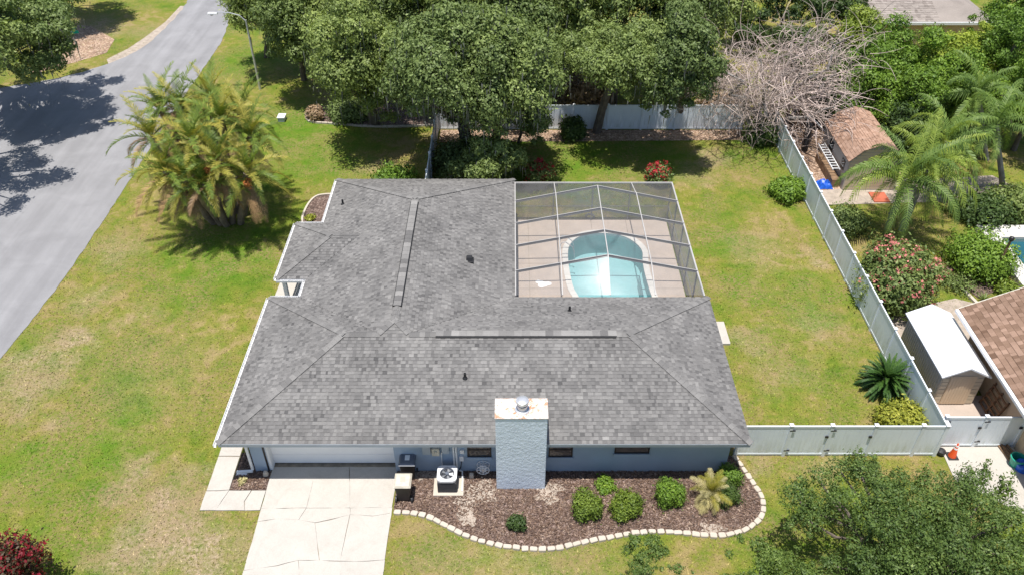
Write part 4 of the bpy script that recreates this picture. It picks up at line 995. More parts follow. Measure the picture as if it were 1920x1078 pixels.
for i in range(4):
    for j in range(4):
        xa, xb, ya, yb = LX[i], LX[i + 1], BYs[j], BYs[j + 1]
        m = MB(); q_ = 6 if j == 0 else 1; za, zb, zc, zd = zl(xa, ya), zl(xb, ya), zl(xb, yb), zl(xa, yb)
        m.add([(xa + (xb - xa) * u / q_, ya + (yb - ya) * v / q_, ((za * (q_ - u) + zb * u) * (q_ - v) + (zd * (q_ - u) + zc * u) * v) / q_ / q_ + .02) for u in range(q_ + 1) for v in range(q_ + 1)],
              [(u * (q_ + 1) + v, (u + 1) * (q_ + 1) + v, (u + 1) * (q_ + 1) + v + 1, u * (q_ + 1) + v + 1) for u in range(q_) for v in range(q_)]); m.build('screen_panel', M['screen'], cg, smooth=True)
    xa, xb, ya, yb = LX[i], LX[i + 1], BYs[4], RY
    m = MB(); m.add([(xa, ya, cz(xa) + .02), (xb, ya, cz(xb) + .02), (xb, yb, CE + .02), (xa, yb, CE + .02)], [(0, 1, 2, 3)]); m.build('screen_panel', M['screen'], cg)
    m = MB(); m.add([(xa, RY, .06), (xb, RY, .06), (xb, RY, CE), (xa, RY, CE)], [(0, 1, 2, 3)]); m.build('screen_panel', M['screen_wall'], cg)
for j in range(5):
    ya, yb = BYs[j], (BYs + [RY])[j + 1]
    m = MB(); m.add([(CX1, ya, .06), (CX1, yb, .06), (CX1, yb, CE), (CX1, ya, CE)], [(0, 1, 2, 3)]); m.build('screen_panel', M['screen_wall'], cg)
# ------------------------------------------------------------------ neighbour's buildings
def shingle_plane(o, al, uh, W, D, slope, mat, parent, tabw=.3, ex=.16, seed=0):
    rnd = random.Random(seed); m = MB(); al = Vector(al); uh = Vector(uh); o = Vector(o); r_ = 0; d = 0
    while d < D:
        u = -rnd.random() * .3
        while u < W:
            w_ = rnd.uniform(.14, tabw); a, b = max(u, 0), min(u + w_, W)
            if b > a:
                m.ct = min(1, max(0, rnd.gauss(.5, .22))); th = rnd.choice([.012, .028])
                def pt(q, dd, up): return o + al * q + uh * dd + Vector((0, 0, slope * dd + up))
                vs = [pt(a, d - .01, th), pt(b, d - .01, th), pt(b, min(d + ex, D), 0), pt(a, min(d + ex, D), 0), pt(a, d - .01, -.03), pt(b, d - .01, -.03)]
                fs = [(0, 1, 2, 3), (4, 5, 1, 0)]
                if (vs[1] - vs[0]).cross(vs[3] - vs[0]).z < 0: fs = [f[::-1] for f in fs]
                m.add(vs, fs)
            u += w_
        d += ex
    return m.build('shingles', mat, parent)
nb = thing('house', 'neighbour\'s tan house with brown shingle roof at the right frame edge', 'house', (22, 22, 0))
m = MB(); y0, y1 = 8.0, 26.75
m.add([(19.35, y0, 2.36), (24.6, y0, 4.98), (24.6, y1, 4.98), (19.35, y1, 2.36), (29.9, y0, 2.36), (29.9, y1, 2.36)], [(0, 1, 2, 3), (1, 4, 5, 2)])
nr = m.build('roof', M['brown_shingle'], nb)
sh = shingle_plane((19.32, y0, 2.385), (0, 1, 0), (1, 0, 0), y1 - y0, 5.25, .5, M['brown_shingle'], nr, .32, .2, 3); sh['kind'] = 'stuff'
m = MB(); m.box(19.9, 29.3, y0 + .3, y1 - .6, 0, 2.3); m.add([(19.9, y1 - .6, 2.3), (29.3, y1 - .6, 2.3), (24.6, y1 - .6, 4.8)], [(0, 1, 2)]); m.build('wall', M['tan_wall'], nb)
m = MB(); m.box(19.17, 19.32, y0, y1, 2.24, 2.36); gt = m.build('gutter', M['aluminium'], nb)
m = MB(); m.box(19.32, 19.36, y0, y1, 2.2, 2.35); m.build('fascia', M['white'], nb)
m = MB(); m.bar((19.35, y1 + .02, 2.33), (24.6, y1 + .02, 4.95), .05, .14); m.build('rake_board', M['beige'], nb)
# pallet leaning on that wall
pa = thing('pallet', 'brown wooden pallet leaning against the tan wall beside the white roofed shed', 'pallet', (19.7, 22.9, 0.03))
for k in range(5):
    m = MB(); z = .1 + k * .24; m.bar((19.83 - (1.25 - z) * -.0 - .28 * (1 - z / 1.2), 22.3, z), (19.83 - .28 * (1 - z / 1.2), 23.5, z), .03, .1); m.build('slat', M['pallet_wood'], pa)
for y in (22.35, 22.9, 23.45):
    m = MB(); m.bar((19.58, y, .04), (19.86, y, 1.2), .05, .09); m.build('stringer', M['pallet_wood'], pa)
# white roofed shed
ws = thing('garden_shed', 'beige metal shed with white gable roof beside the right fence', 'shed', (18.37, 25.2, .03))
m = MB(); x0, x1, y0, y1 = 17.5, 19.2, 23.38, 27.05
xm = (x0 + x1) / 2
m.add([(x0, y1, .03), (x0, y0, .03), (x0, y0, 1.78), (x0, y1, 1.78)], [(0, 1, 2, 3)]); m.add([(x1, y0, .03), (x1, y1, .03), (x1, y1, 1.78), (x1, y0, 1.78)], [(0, 1, 2, 3)]); m.add([(x1, y1, .03), (x0, y1, .03), (x0, y1, 1.78), (xm, y1, 2.18), (x1, y1, 1.78)], [(0, 1, 2, 3, 4)])
m.add([(x0, y0, .03), (x1, y0, .03), (x1, y0, 1.78), (xm, y0, 2.18), (x0, y0, 1.78)], [(0, 1, 2, 3, 4)]); sw = m.build('wall', M['shed_wall'], ws)
for k in range(24):
    m = MB(); y = y0 + .08 + k * .15; m.box(x0 - .018, x0 - .002, y, y + .06, .05, 1.74); m.build('rib', M['shed_wall2'], sw)
for k in range(7):
    for (a, b) in ((x0 + .04, x0 + .3), (x1 - .3, x1 - .04)):
        m = MB(); z = .12 + k * .21; m.box(a, b, y0 - .02, y0 - .002, z, z + .17); m.build('siding_board', M['shed_front'], sw)
m = MB(); m.box(x0 + .32, x1 - .32, y0 - .04, y0 - .002, .08, 1.68); dr = m.build('door', M['door_tan'], ws)
for k in range(9):
    m = MB(); x = x0 + .35 + k * .115; m.box(x, x + .07, y0 - .052, y0 - .041, .12, 1.62); m.build('door_rib', M['door_tan'], dr)
for s_, (xa, xb) in enumerate(((x0 - .15, xm), (x1 + .15, xm))):
    m = MB(); za, zb = 1.73, 2.24
    m.add([(xa, y0 - .15, za), (xb, y0 - .15, zb), (xb, y1 + .12, zb), (xa, y1 + .12, za), (xa, y0 - .15, za + .05), (xb, y0 - .15, zb + .05), (xb, y1 + .12, zb + .05), (xa, y1 + .12, za + .05)],
          [(0, 3, 2, 1), (4, 5, 6, 7), (0, 1, 5, 4), (2, 3, 7, 6), (3, 0, 4, 7)] if s_ == 0 else [(0, 1, 2, 3), (7, 6, 5, 4), (0, 4, 5, 1), (2, 6, 7, 3), (3, 7, 4, 0)])
    m.build('roof', M['shed_roof'], ws)
m = MB(); m.bar((x0 - .15, y0 - .165, 1.735), (xm, y0 - .165, 2.245), .03, .07); m.bar((x1 + .15, y0 - .165, 1.735), (xm, y0 - .165, 2.245), .03, .07); m.build('trim', M['white'], ws)
# brown roofed shed
bs = thing('garden_shed', 'grey walled shed with brown gambrel roof beyond the far end of the right fence', 'shed', (20.5, 42.2, 0))
x0, x1, y0, y1 = 19.0, 22.0, 40.0, 44.4; xm = 20.5; prof = [(x0 - .12, 1.95), (x0 + .55, 2.65), (xm, 3.0), (x1 - .55, 2.65), (x1 + .12, 1.95)]
m = MB()
gp = [(x0, .02), (x1, .02), (x1, 2.0), (x1 - .58, 2.58), (xm, 2.93), (x0 + .58, 2.58), (x0, 2.0)]
m.add([(x, y1, z) for x, z in gp][::-1], [tuple(range(7))]); m.add([(x0, y1, 0), (x0, y0, 0), (x0, y0, 2.0), (x0, y1, 2.0)], [(0, 1, 2, 3)]); m.add([(x1, y0, 0), (x1, y1, 0), (x1, y1, 2.0), (x1, y0, 2.0)], [(0, 1, 2, 3)])
m.add([(x, y0, z) for x, z in gp], [tuple(range(7))]); bw_ = m.build('wall', M['shed_wall2'], bs)
for k in range(13):
    m = MB(); z = .08 + k * .2; ww = 0 if z < 1.85 else (z - 1.8) * 1.0
    m.box(x0 + .04 + ww, x1 - .04 - ww, y0 - .02, y0 - .002, z, z + .17); m.build('siding_board', M['shed_front'], bw_)
for k in range(4):
    (xa, za), (xb, zb) = prof[k], prof[k + 1]; L = math.hypot(xb - xa, zb - za)
    m = MB(); m.ct = .5; m.add([(xa, y0 - .15, za), (xb, y0 - .15, zb), (xb, y1 + .15, zb), (xa, y1 + .15, za)], [(0, 1, 2, 3)]); rr = m.build('roof', M['shed_shingle'], bs)
    o_ = (xa, y0 - .15, za + .01) if k < 2 else (xb, y0 - .15, zb + .01)
    hd = (abs(xb - xa)); sl = abs(zb - za) / hd
    s2 = shingle_plane(o_, (0, 1, 0), ((1, 0, 0) if k < 2 else (-1, 0, 0)), y1 - y0 + .3, hd, sl, M['shed_shingle'], rr, .3, .12, k); s2['kind'] = 'stuff'
m = MB(); m.box(x0 - .02, x0 - .002, 42.6, 43.3, 1.0, 1.6); wn_ = m.build('window', M['frame_dark'], bs); m = MB(); m.box(x0 - .026, x0 - .021, 42.66, 43.24, 1.06, 1.54); m.build('pane', M['glass'], wn_)
m = MB(); m.box(x0 - .02, x0 - .002, 40.5, 41.0, 1.0, 1.6); wn_ = m.build('window', M['frame_dark'], bs); m = MB(); m.box(x0 - .026, x0 - .021, 40.56, 40.94, 1.06, 1.54); m.build('pane', M['glass'], wn_)
# ladder lying along the shed on brackets
ld = thing('ladder', 'white ladder hung flat along the side of the brown roofed shed', 'ladder', (18.6, 42, 1.0))
for x in (18.45, 18.85):
    m = MB(); m.bar((x, 40.6, 1.0), (x, 43.6, 1.05), .035, .07); m.build('rail', M['white'], ld)
for k in range(10):
    m = MB(); y = 40.75 + k * .3; m.bar((18.47, y, 1.01), (18.83, y, 1.01), .05, .04); m.build('rung', M['white'], ld)
m = MB(); m.box(18.45, 18.9, 40.3, 43.4, .02, .5); tag(m.build('log_rack', M['wood'], origin=(18.7, 41.8, 0)), 'low dark timber rack on the ground under the white ladder', 'rack')
a = at(1508, 283); m = MB(); m.tube([(a[0], a[1], .05), (a[0] + .05, a[1] + .3, 1.7)], [.2, .2], 10); tag(m.build('black_pipe', M['black'], origin=(a[0], a[1], 0)), 'thick black pipe leaning upright on the litter left of the brown shed', 'pipe')
cl = thing('clothes_prop', 'thin white angled poles beside the black pipe', 'pole', (a[0] + .2, a[1] + .3, 0))
m = MB(); m.tube([(a[0] - .1, a[1] + .2, .05), (a[0] + .1, a[1] + 1.0, 2.0)], .03, 6); m.build('pole', M['galv'], cl)
m = MB(); m.tube([(a[0] + .1, a[1] + 1.0, 2.0), (a[0] + 1.3, a[1] - .6, 1.1)], .03, 6); m.build('pole', M['white'], cl)
# blue tarp
a = at(1545, 349); rnd = random.Random(2); m = MB(); nn = 9
vs = []
for i in range(nn):
    for j in range(nn):
        uu, vv = i / (nn - 1) * 2 - 1, j / (nn - 1) * 2 - 1; h = .42 * max(0, 1 - max(abs(uu), abs(vv)) ** 2) * rnd.uniform(.6, 1.15)
        vs.append((a[0] + uu * .42 + rnd.uniform(-.03, .03), a[1] + vv * .42 + rnd.uniform(-.03, .03), .04 + h))
m.add(vs, [(i * nn + j, (i + 1) * nn + j, (i + 1) * nn + j + 1, i * nn + j + 1) for i in range(nn - 1) for j in range(nn - 1)])
tag(m.build('blue_tarp', M['blue'], origin=(a[0], a[1], .03)), 'crumpled bright blue tarp on the ground by the far part of the right fence', 'tarp')
a = at(1648, 372); m = MB(); m.box(a[0] - .45, a[0] + .45, a[1] - .5, a[1] + .5, .03, .09); tag(m.build('doormat', M['brick_red'], origin=(a[0], a[1], .03)), 'brick red square mat on the neighbour\'s patio left of the palm trunks', 'mat')
# traffic cone and things by the gate
a = at(1784, 856); cn = thing('traffic_cone', 'orange traffic cone on the pale concrete outside the neighbour\'s gate', 'traffic cone', (a[0], a[1], .034))
m = MB(); m.box(a[0] - .2, a[0] + .2, a[1] - .2, a[1] + .2, .034, .075); m.build('base', M['black'], cn, bevel=.015)
m = MB(); m.lathe((a[0], a[1], .075), [(.155, 0), (.15, .02), (.10, .3), (.082, .42), (.068, .50), (.055, .58), (.03, .7), (.02, .72)], 16); m.build('cone_body', M['orange'], cn)
for z, r0, r1 in ((.42, .0865, .0745), (.55, .0655, .0605)):
    m = MB(); m.lathe((a[0], a[1], .075), [(r0, z), (r1, z + .07)], 16); m.build('reflective_band', M['white'], cn)
a = at(1762, 851); m = MB(); m.lathe((a[0], a[1], .034), [(.1, 0), (.17, .08), (.16, .2), (.08, .26), (.02, .27)], 12); tag(m.build('black_lump', M['black'], origin=(a[0], a[1], .03)), 'small black lump left of the traffic cone', 'bag')  # low dark rounded form left of the cone
a = at(1902, 872); bk = thing('recycling_tub', 'teal tub standing on the concrete at the right frame edge', 'tub', (a[0], a[1], .03))
m = MB(); m.lathe((a[0], a[1], .034), [(.2, 0), (.28, .4), (.3, .4), (.3, .44), (.25, .44), (.2, .1)], 16); m.build('bucket', M['teal'], bk)
m = MB(); a = at(1915, 880); m.lathe((a[0], a[1], .034), [(.25, 0), (.3, .3), (.24, .34), (.05, .36)], 14); tag(m.build('blue_cover', M['blue'], origin=(a[0], a[1], .03)), 'blue round cover beside the teal tub', 'cover')
a = at(1885, 850); tb = thing('timber_pile', 'short pile of grey timber boards beside the neighbour\'s gate', 'timber', (a[0], a[1], .03))
for k in range(4):
    m = MB(); m.bar((a[0] - .15 + k * .1, a[1] + .5, .08 + .05 * (k % 2)), (a[0] + k * .1, a[1] - .7, .08 + .05 * (k % 2)), .08, .05); m.build('board', M['wood'], tb)
# neighbour's pool corner and leaning post
px0 = at(1886, 455); px1 = at(1925, 520)
npool = thing('swimming_pool', 'dark blue corner of the neighbour\'s pool at the right frame edge', 'swimming pool', (26.8, 33.5, 0))
m = MB(); m.box(25.2, 33, 31.4, 36.5, 0, .06); 
m = MB()
X0, X1, Y0, Y1 = 25.75, 32.5, 31.6, 34.9
for (a_, b_, c_, d_) in ((24.9, X0, 30.8, 36.0), (X1, 33.5, 30.8, 36.0), (X0, X1, 30.8, Y0), (X0, X1, Y1, 36.0)): m.box(a_, b_, c_, d_, .0, .34)
m.build('deck', M['coping'], npool)
m = MB(); m.box(X0 + .001, X1 - .001, Y0 + .001, Y1 - .001, .0, .03); m.build('shell', M['deep'], npool)
m = MB(); m.add([(X0, Y0, .22), (X1, Y0, .22), (X1, Y1, .22), (X0, Y1, .22)], [(0, 1, 2, 3)]); m.build('water', M['water'], npool)
a = at(1858, 526); lp = thing('wooden_post', 'weathered wooden post with a dark cap beside the neighbour\'s pool', 'post', a)
m = MB(); m.tube([(a[0], a[1], 0), (a[0] + .05, a[1], 2.45)], [.07, .06], 8); m.build('shaft', M['wood'], lp)
m = MB(); m.lathe((a[0] + .05, a[1], 2.45), [(.11, 0), (.13, .08), (.1, .18), (.02, .22)], 10); m.build('cap', M['black'], lp)
cb = thing('curb_border', 'curved pale curb round the neighbour\'s planting bed', 'garden edging', at(1800, 535))
q = smooth_poly([at2(1768, 510), at2(1785, 525), at2(1805, 545), at2(1822, 562), at2(1835, 575)], 1, False)
for a, b in zip(q[:-1], q[1:]):
    m = MB(); m.bar((a[0], a[1], .06), (b[0], b[1], .06), .16, .12); m.build('curb_piece', M['stone'], cb)
# house beyond the trees, top right
fh = thing('house', 'distant house with a plain tan roof and pale eave at the top right', 'house', (31, 63, 0))
fy = at(1750, 42, 2.5)[1]; xa = at(1640, 42, 2.5)[0]; xb = at(1830, 42, 2.5)[0] + 1.5
m = MB(); m.ct = .5
m.add([(xa, fy, 2.5), (xb, fy, 2.5), (xb - 4, fy + 6, 4.4), (xa, fy + 6, 4.4), (xb, fy + 12, 2.5), (xa, fy + 12, 2.5)], [(0, 1, 2, 3), (3, 2, 4, 5), (1, 4, 2)]); fr = m.build('roof', M['tan_shingle'], fh)
s2 = shingle_plane((xa, fy, 2.52), (1, 0, 0), (0, 1, 0), xb - xa - 4.1, 5.95, 1.9 / 6, M['tan_shingle'], fr, .4, .2, 8); s2['kind'] = 'stuff'
m = MB(); m.box(xa + .4, xb - .4, fy + .5, fy + 11.5, 0, 2.45); m.build('wall', M['tan_wall'], fh)
m = MB(); m.box(xa, xb, fy - .1, fy - .01, 2.3, 2.5); m.build('gutter', M['white'], fh)
# ------------------------------------------------------------------ street lamp and sign
b0 = at(488, 168)
sl = thing('street_lamp', 'tall grey street lamp with a curved arm over the road behind the palm', 'street lamp', b0)
# height such that the top of the pole shows at row 38
yy = b0[1]; vv = (38 - 539) / FPX; dd = yy / (CP - vv * SP); zt = CAM_H - dd * (SP + vv * CP)
m = MB(); m.tube([(b0[0], yy, 0), (b0[0], yy, zt * .5), (b0[0], yy, zt)], [.09, .075, .055], 10); m.build('pole', M['galv'], sl)
m = MB(); arm = [(b0[0], yy, zt - .1), (b0[0] - .35, yy, zt + .3), (b0[0] - 1.0, yy, zt + .48), (b0[0] - 1.9, yy, zt + .5)]; m.tube(arm, [.045, .04, .035, .03], 8); m.build('arm', M['galv'], sl)
m = MB(); hx = b0[0] - 2.1; m.tbox((hx, yy, zt + .38), (.34, .13), (hx, yy, zt + .5), (.3, .1)); hd = m.build('lamp_head', M['ac_white'], sl, bevel=.03)
m = MB(); m.lathe((hx - .08, yy, zt + .3), [(.04, 0), (.1, .03), (.12, .08)], 12); m.build('lens', M['glass'], hd)
s0 = at(152, 112); ss = thing('street_sign', 'green street name sign on a thin pole under the oak at the left corner', 'street sign', s0)
vv = (62 - 539) / FPX; dd = s0[1] / (CP - vv * SP); zt = CAM_H - dd * (SP + vv * CP)
m = MB(); m.tube([(s0[0], s0[1], 0), (s0[0], s0[1], zt + .25)], .03, 6); m.build('pole', M['galv'], ss)
m = MB(); m.bar((s0[0] - .45, s0[1] - .1, zt), (s0[0] + .45, s0[1] + .15, zt), .02, .2); m.build('name_blade', M['sign_green'], ss)
m = MB(); m.bar((s0[0] + .2, s0[1] + .4, zt + .22), (s0[0] - .2, s0[1] - .45, zt + .22), .02, .2); m.build('name_blade', M['sign_green'], ss)
# ------------------------------------------------------------------ trees
def limb(m, a, b, r0, r1, seed, seg=5, wob=.12, n=6):
    rnd = random.Random(seed); a = Vector(a); b = Vector(b); L = (b - a).length; pts = []; rs = []
    for i in range(seg + 1):
        t = i / seg; p = a.lerp(b, t); k = math.sin(math.pi * t) * wob * L
        pts.append(p + Vector((rnd.uniform(-1, 1), rnd.uniform(-1, 1), rnd.uniform(-.2, .8))) * k * .5); rs.append(r0 + (r1 - r0) * t)
    m.tube(pts, rs, n)
def tree(name, label, cat, base, top, R_, H_, n_cl, n_leaf, leaf, mat, seed, group=None, trunk_r=.28, fill=.45, cr=(.75, 1.5), bark='bark', moss=0, up=.25, low=-.55):
    """top = crown centre; R_ horizontal radius, H_ half height"""
    rnd = random.Random(seed); t = thing(name, label, cat, base, group); C = []
    tries = 0
    SUB = []
    ns = 5 if R_ > 1.5 else 3
    for k in range(ns):
        a = k * 2 * math.pi / ns + rnd.uniform(-.4, .4) + seed; q = R_ * rnd.uniform(.46, .68)
        SUB.append((top[0] + q * math.cos(a), top[1] + q * math.sin(a), top[2] + H_ * rnd.uniform(-.45, .35), R_ * rnd.uniform(.46, .64), H_ * rnd.uniform(.45, .65)))
    SUB.append((top[0], top[1], top[2] + H_ * .4, R_ * .55, H_ * .55))
    while len(C) < n_cl and tries < 5000:
        tries += 1
        v = Vector((rnd.gauss(0, 1), rnd.gauss(0, 1), rnd.gauss(0, 1))).normalized()
        if v.z < low: continue
        q = rnd.uniform(.55, 1.0) if rnd.random() > fill * .4 else rnd.uniform(.1, .6)
        r_ = rnd.uniform(*cr) * .85
        sb = rnd.choice(SUB); p = (sb[0] + v.x * sb[3] * q, sb[1] + v.y * sb[3] * q, sb[2] + v.z * sb[4] * q, r_)
        if any(math.dist(p[:3], c[:3]) < .52 * (r_ + c[3]) for c in C): continue
        C.append(p)
    T = []
    for k in range(int(n_cl * 1.3) if base[0] > -36 else 0):
        v = Vector((rnd.gauss(0, 1), rnd.gauss(0, 1), rnd.gauss(0, .9))).normalized(); sb = rnd.choice(SUB); q = rnd.uniform(.92, 1.10); r_ = rnd.uniform(.35, .6) * cr[0]
        T.append((sb[0] + v.x * sb[3] * q, sb[1] + v.y * sb[3] * q, max(.4, sb[2] + v.z * sb[4] * q), r_))
    crown = leaves('crown', C + T, int(n_leaf * 1.5), leaf * .72, mat, t, seed, up=.5, squash=.8, spread=.25, shell=.6)
    m = MB(); bx, by, bz = base; fork = Vector((bx + (top[0] - bx) * .35, by + (top[1] - by) * .35, max(1.2, top[2] - H_ * .9)))
    limb(m, (bx, by, -.05), fork, trunk_r, trunk_r * .75, seed + 1, 4, .06, 8)
    for i, c in enumerate(C):
        if i % 2 == 0: limb(m, fork, (c[0], c[1], c[2] - .1), trunk_r * .38, .03, seed + i, 5, .18, 5)
    m.build('trunk', M[bark], t)
    if moss:
        rg = np.random.default_rng(seed); n = int(moss * .7); idx = rg.integers(0, len(C), n); A = np.array(C)
        P0 = A[idx, :3] + rg.normal(size=(n, 3)) * A[idx, 3:4] * .6; P0[:, 2] -= A[idx, 3] * .35
        L = .3 + .8 * rg.random(n) ** 2; a = rg.random(n) * 6.28; wv = .02 + .035 * rg.random(n)
        V = np.empty((n, 3, 3)); dxy = np.stack([np.cos(a) * wv, np.sin(a) * wv, np.zeros(n)], 1)
        V[:, 0] = P0 - dxy; V[:, 1] = P0 + dxy; V[:, 2] = P0 - np.stack([rg.normal(size=n) * .06, rg.normal(size=n) * .06, L], 1)
        V[:, 2, 2] = np.maximum(V[:, 2, 2], .1)
        o = link('hanging_moss', quads_mesh('hanging_moss', V.reshape(-1, 3), M['moss'], ORG[t.name], rg.random(n), 3), t); o['kind'] = 'stuff'
    return t
def crown_at(px, py, z): return at(px, py, z)
TG = 'live oaks behind the back fence'
# big oaks
c = crown_at(668, 95, 6.2); tree('oak_tree', 'tall narrow oak over the mulch bed left of the short fence', 'tree', at(705, 232), (c[0], c[1], 5.6), 2.55, 4.3, 60, 34000, .125, M['oak'], 11, trunk_r=.35, moss=1500)
c = crown_at(830, 110, 7.2); tree('oak_tree', 'largest oak with hanging moss over the meeting of the white fences', 'tree', at(880, 278), (c[0] + .35, c[1], 6.0), 3.3, 4.1, 80, 46000, .125, M['oak'], 12, trunk_r=.42, moss=2600)
c = crown_at(935, 120, 6.8); tree('oak_tree', 'second mossy oak just right of the largest oak', 'tree', at(930, 262), (c[0], c[1], 5.8), 2.6, 3.6, 48, 28000, .125, M['oak'], 13, trunk_r=.3, moss=2200)
c = crown_at(990, 212, 3.0); tree('small_tree', 'small pale green tree in front of the back fence right of the mossy oaks', 'tree', at(972, 268), c, 1.25, 1.9, 16, 8500, .10, M['oak'], 14, trunk_r=.1, cr=(.5, .8))
c = crown_at(1185, 110, 5.8); tree('oak_tree', 'wide oak spreading over the middle of the back fence', 'tree', at(1118, 248), (c[0], c[1], 5.5), 3.6, 2.2, 62, 36000, .12, M['oak'], 15, trunk_r=.3, cr=(.7, 1.2), moss=900, low=-.35)
c = crown_at(1275, 120, 6.5); tree('oak_tree', 'tall oak at the right end of the back tree line beside the bare tree', 'tree', at(1275, 225), (c[0], c[1], 5.9), 1.9, 3.9, 42, 24000, .12, M['oak_dark'], 16, trunk_r=.26, cr=(.6, 1.1), moss=700)
c = crown_at(512, 12, 4.5); tree('oak_tree', 'oak with low branches beside the road behind the street lamp', 'tree', at(500, 108), c, 3.3, 2.6, 50, 28000, .12, M['oak'], 17, trunk_r=.22, cr=(.7, 1.2), moss=400)
c = crown_at(560, 40, 5.5); tree('oak_tree', 'dark oak between the road side oak and the tall narrow oak', 'tree', at(570, 150), c, 2.0, 3.0, 26, 14000, .13, M['oak_dark'], 18, trunk_r=.22)
c = at(915, 300, 1.9); tree('small_tree', 'low hanging leafy growth at the foot of the second mossy oak', 'tree', at(905, 318), c, 1.9, 1.5, 22, 9000, .12, M['oak'], 41, trunk_r=.1, cr=(.5, .8), moss=500)
c = at(40, 75, 5.6); tree('oak_tree', 'oak branches hanging low in the top left corner above the road edge', 'tree', at(10, 120), c, 2.9, 2.2, 34, 16000, .14, M['oak'], 42, trunk_r=.25, cr=(.6, 1.0), moss=300)
# left corner oak and the one shading the road from outside the frame
tree('oak_tree', 'big oak in the top left corner overhanging the road', 'tree', (-37.5, 54.0, 0), (-31.7, 49.0, 7.4), 5.6, 2.3, 58, 24000, .15, M['oak'], 21, trunk_r=.5, cr=(.6, 1.15), moss=500, low=-.3)
tree('oak_tree', 'oak at the left frame edge whose branches shade the road', 'tree', (-36.5, 40.5, 0), (-31.6, 40.0, 7.8), 5.6, 1.7, 48, 15000, .15, M['oak'], 22, trunk_r=.5, cr=(.55, 1.0), low=-.2)
c = crown_at(120, -75, 5.0); tree('oak_tree', 'oak beyond the street sign at the top edge left of the road', 'tree', at(110, 5), c, 3.4, 2.4, 40, 18000, .15, M['oak'], 23, trunk_r=.35)
# back row
rnd = random.Random(77)
BACK = [(640, -20, 6.5, 3.8), (735, 20, 6.5, 3.4), (840, -10, 7.5, 3.8), (925, 10, 7.5, 3.4), (1010, 0, 6.5, 3.6), (1085, -15, 6, 3.2), (1165, 5, 7, 3.6), (1245, -5, 6.5, 3.4), (1320, 20, 5, 2.6), (1000, 75, 4.5, 2.0)]
desc = ['first dark oak of the back row from the left above the tall narrow oak', 'second oak of the back row from the left', 'third oak of the back row directly behind the largest mossy oak', 'fourth oak of the back row from the left',
        'fifth oak of the back row near the top centre', 'sixth oak of the back row beside the sandy gap', 'seventh oak of the back row behind the wide oak', 'eighth oak of the back row left of the bare tree', 'low dark oak partly behind the bare tree branches', 'small shaded oak left of the sandy gap behind the fence']
for i, (px, py, z, r_) in enumerate(BACK):
    c = at(px, py, z); tree('oak_tree', desc[i], 'tree', (c[0], c[1], 0), c, r_, z * .5, 26, 13000, .16, M['oak_dark'] if i % 2 else M['oak'], 100 + i, TG, trunk_r=.3, cr=(.9, 1.6), moss=500)
for i, (px, py, z, r_) in enumerate([(1390, 30, 2.4, 2.4), (1475, 5, 2.6, 2.5), (1560, 20, 2.8, 2.4), (1490, 85, 1.8, 2.3), (1590, 120, 2.0, 1.9), (1540, 190, 1.6, 1.2)]):
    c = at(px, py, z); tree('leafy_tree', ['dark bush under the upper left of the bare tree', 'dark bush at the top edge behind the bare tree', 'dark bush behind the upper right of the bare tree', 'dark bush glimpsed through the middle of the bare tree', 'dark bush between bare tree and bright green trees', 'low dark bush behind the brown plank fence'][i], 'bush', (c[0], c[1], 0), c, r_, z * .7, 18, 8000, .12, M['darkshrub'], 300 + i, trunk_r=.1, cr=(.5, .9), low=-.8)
# bright trees on the right
RT = [(1655, 110, 3.6, 2.2, 'bright'), (1735, 145, 3.6, 2.4, 'bright'), (1800, 125, 3.9, 2.3, 'lime'), (1880, 110, 4.3, 2.5, 'bright'), (1700, 190, 3.0, 1.7, 'bright'), (1640, 160, 3.2, 1.7, 'bright'), (1790, 170, 3.2, 2.0, 'bright'), (1905, 40, 5, 2.4, 'bright'), (1950, 170, 4, 2.6, 'bright'), (1615, 80, 3.0, 1.4, 'lime'), (1735, 225, 2.3, 1.4, 'darkshrub'), (1690, 245, 2.0, 1.3, 'darkshrub')]
rd = ['bright green bushy tree nearest the bare tree', 'bright green tree in front of the distant tan roof', 'yellow green tree under the distant pale eave', 'bright green tree at the top right near the frame edge', 'low bright green tree above the brown shed roof',
      'narrow bright green tree between bare tree and tree mass', 'bright green tree behind the queen palms', 'bright green crown in the top right corner', 'bright green tree cut by the right frame edge', 'small yellow green tree beside the distant roof corner', 'dark shrub behind the upper queen palm fronds', 'dark low shrub right behind the brown roofed shed']
for i, (px, py, z, r_, mt) in enumerate(RT):
    c = at(px, py, z); tree('leafy_tree', rd[i], 'tree', (c[0], c[1], 0), c, r_, z * .75, 34, 15000 if r_ > 2 else 9000, .115, M[mt], 200 + i, 'leafy trees massed at the top right', trunk_r=.18, cr=(.55, 1.05), low=-.8)
# foreground oak, bottom right
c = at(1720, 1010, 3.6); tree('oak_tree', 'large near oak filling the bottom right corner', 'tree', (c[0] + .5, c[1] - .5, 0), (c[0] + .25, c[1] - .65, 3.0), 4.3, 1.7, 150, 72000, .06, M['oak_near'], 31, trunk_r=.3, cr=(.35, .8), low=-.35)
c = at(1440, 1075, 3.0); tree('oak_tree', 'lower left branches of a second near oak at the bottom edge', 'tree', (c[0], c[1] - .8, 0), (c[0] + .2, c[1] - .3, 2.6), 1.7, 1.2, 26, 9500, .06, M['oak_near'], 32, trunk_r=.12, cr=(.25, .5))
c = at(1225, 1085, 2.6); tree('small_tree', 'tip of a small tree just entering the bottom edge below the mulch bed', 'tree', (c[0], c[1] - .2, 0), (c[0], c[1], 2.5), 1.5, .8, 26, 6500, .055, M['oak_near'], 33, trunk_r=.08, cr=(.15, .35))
NO = bpy.data.objects[[o.name for o in COL.objects if o.get('label', '').startswith('large near oak')][0]]
SPR = []; rnd = random.Random(9)
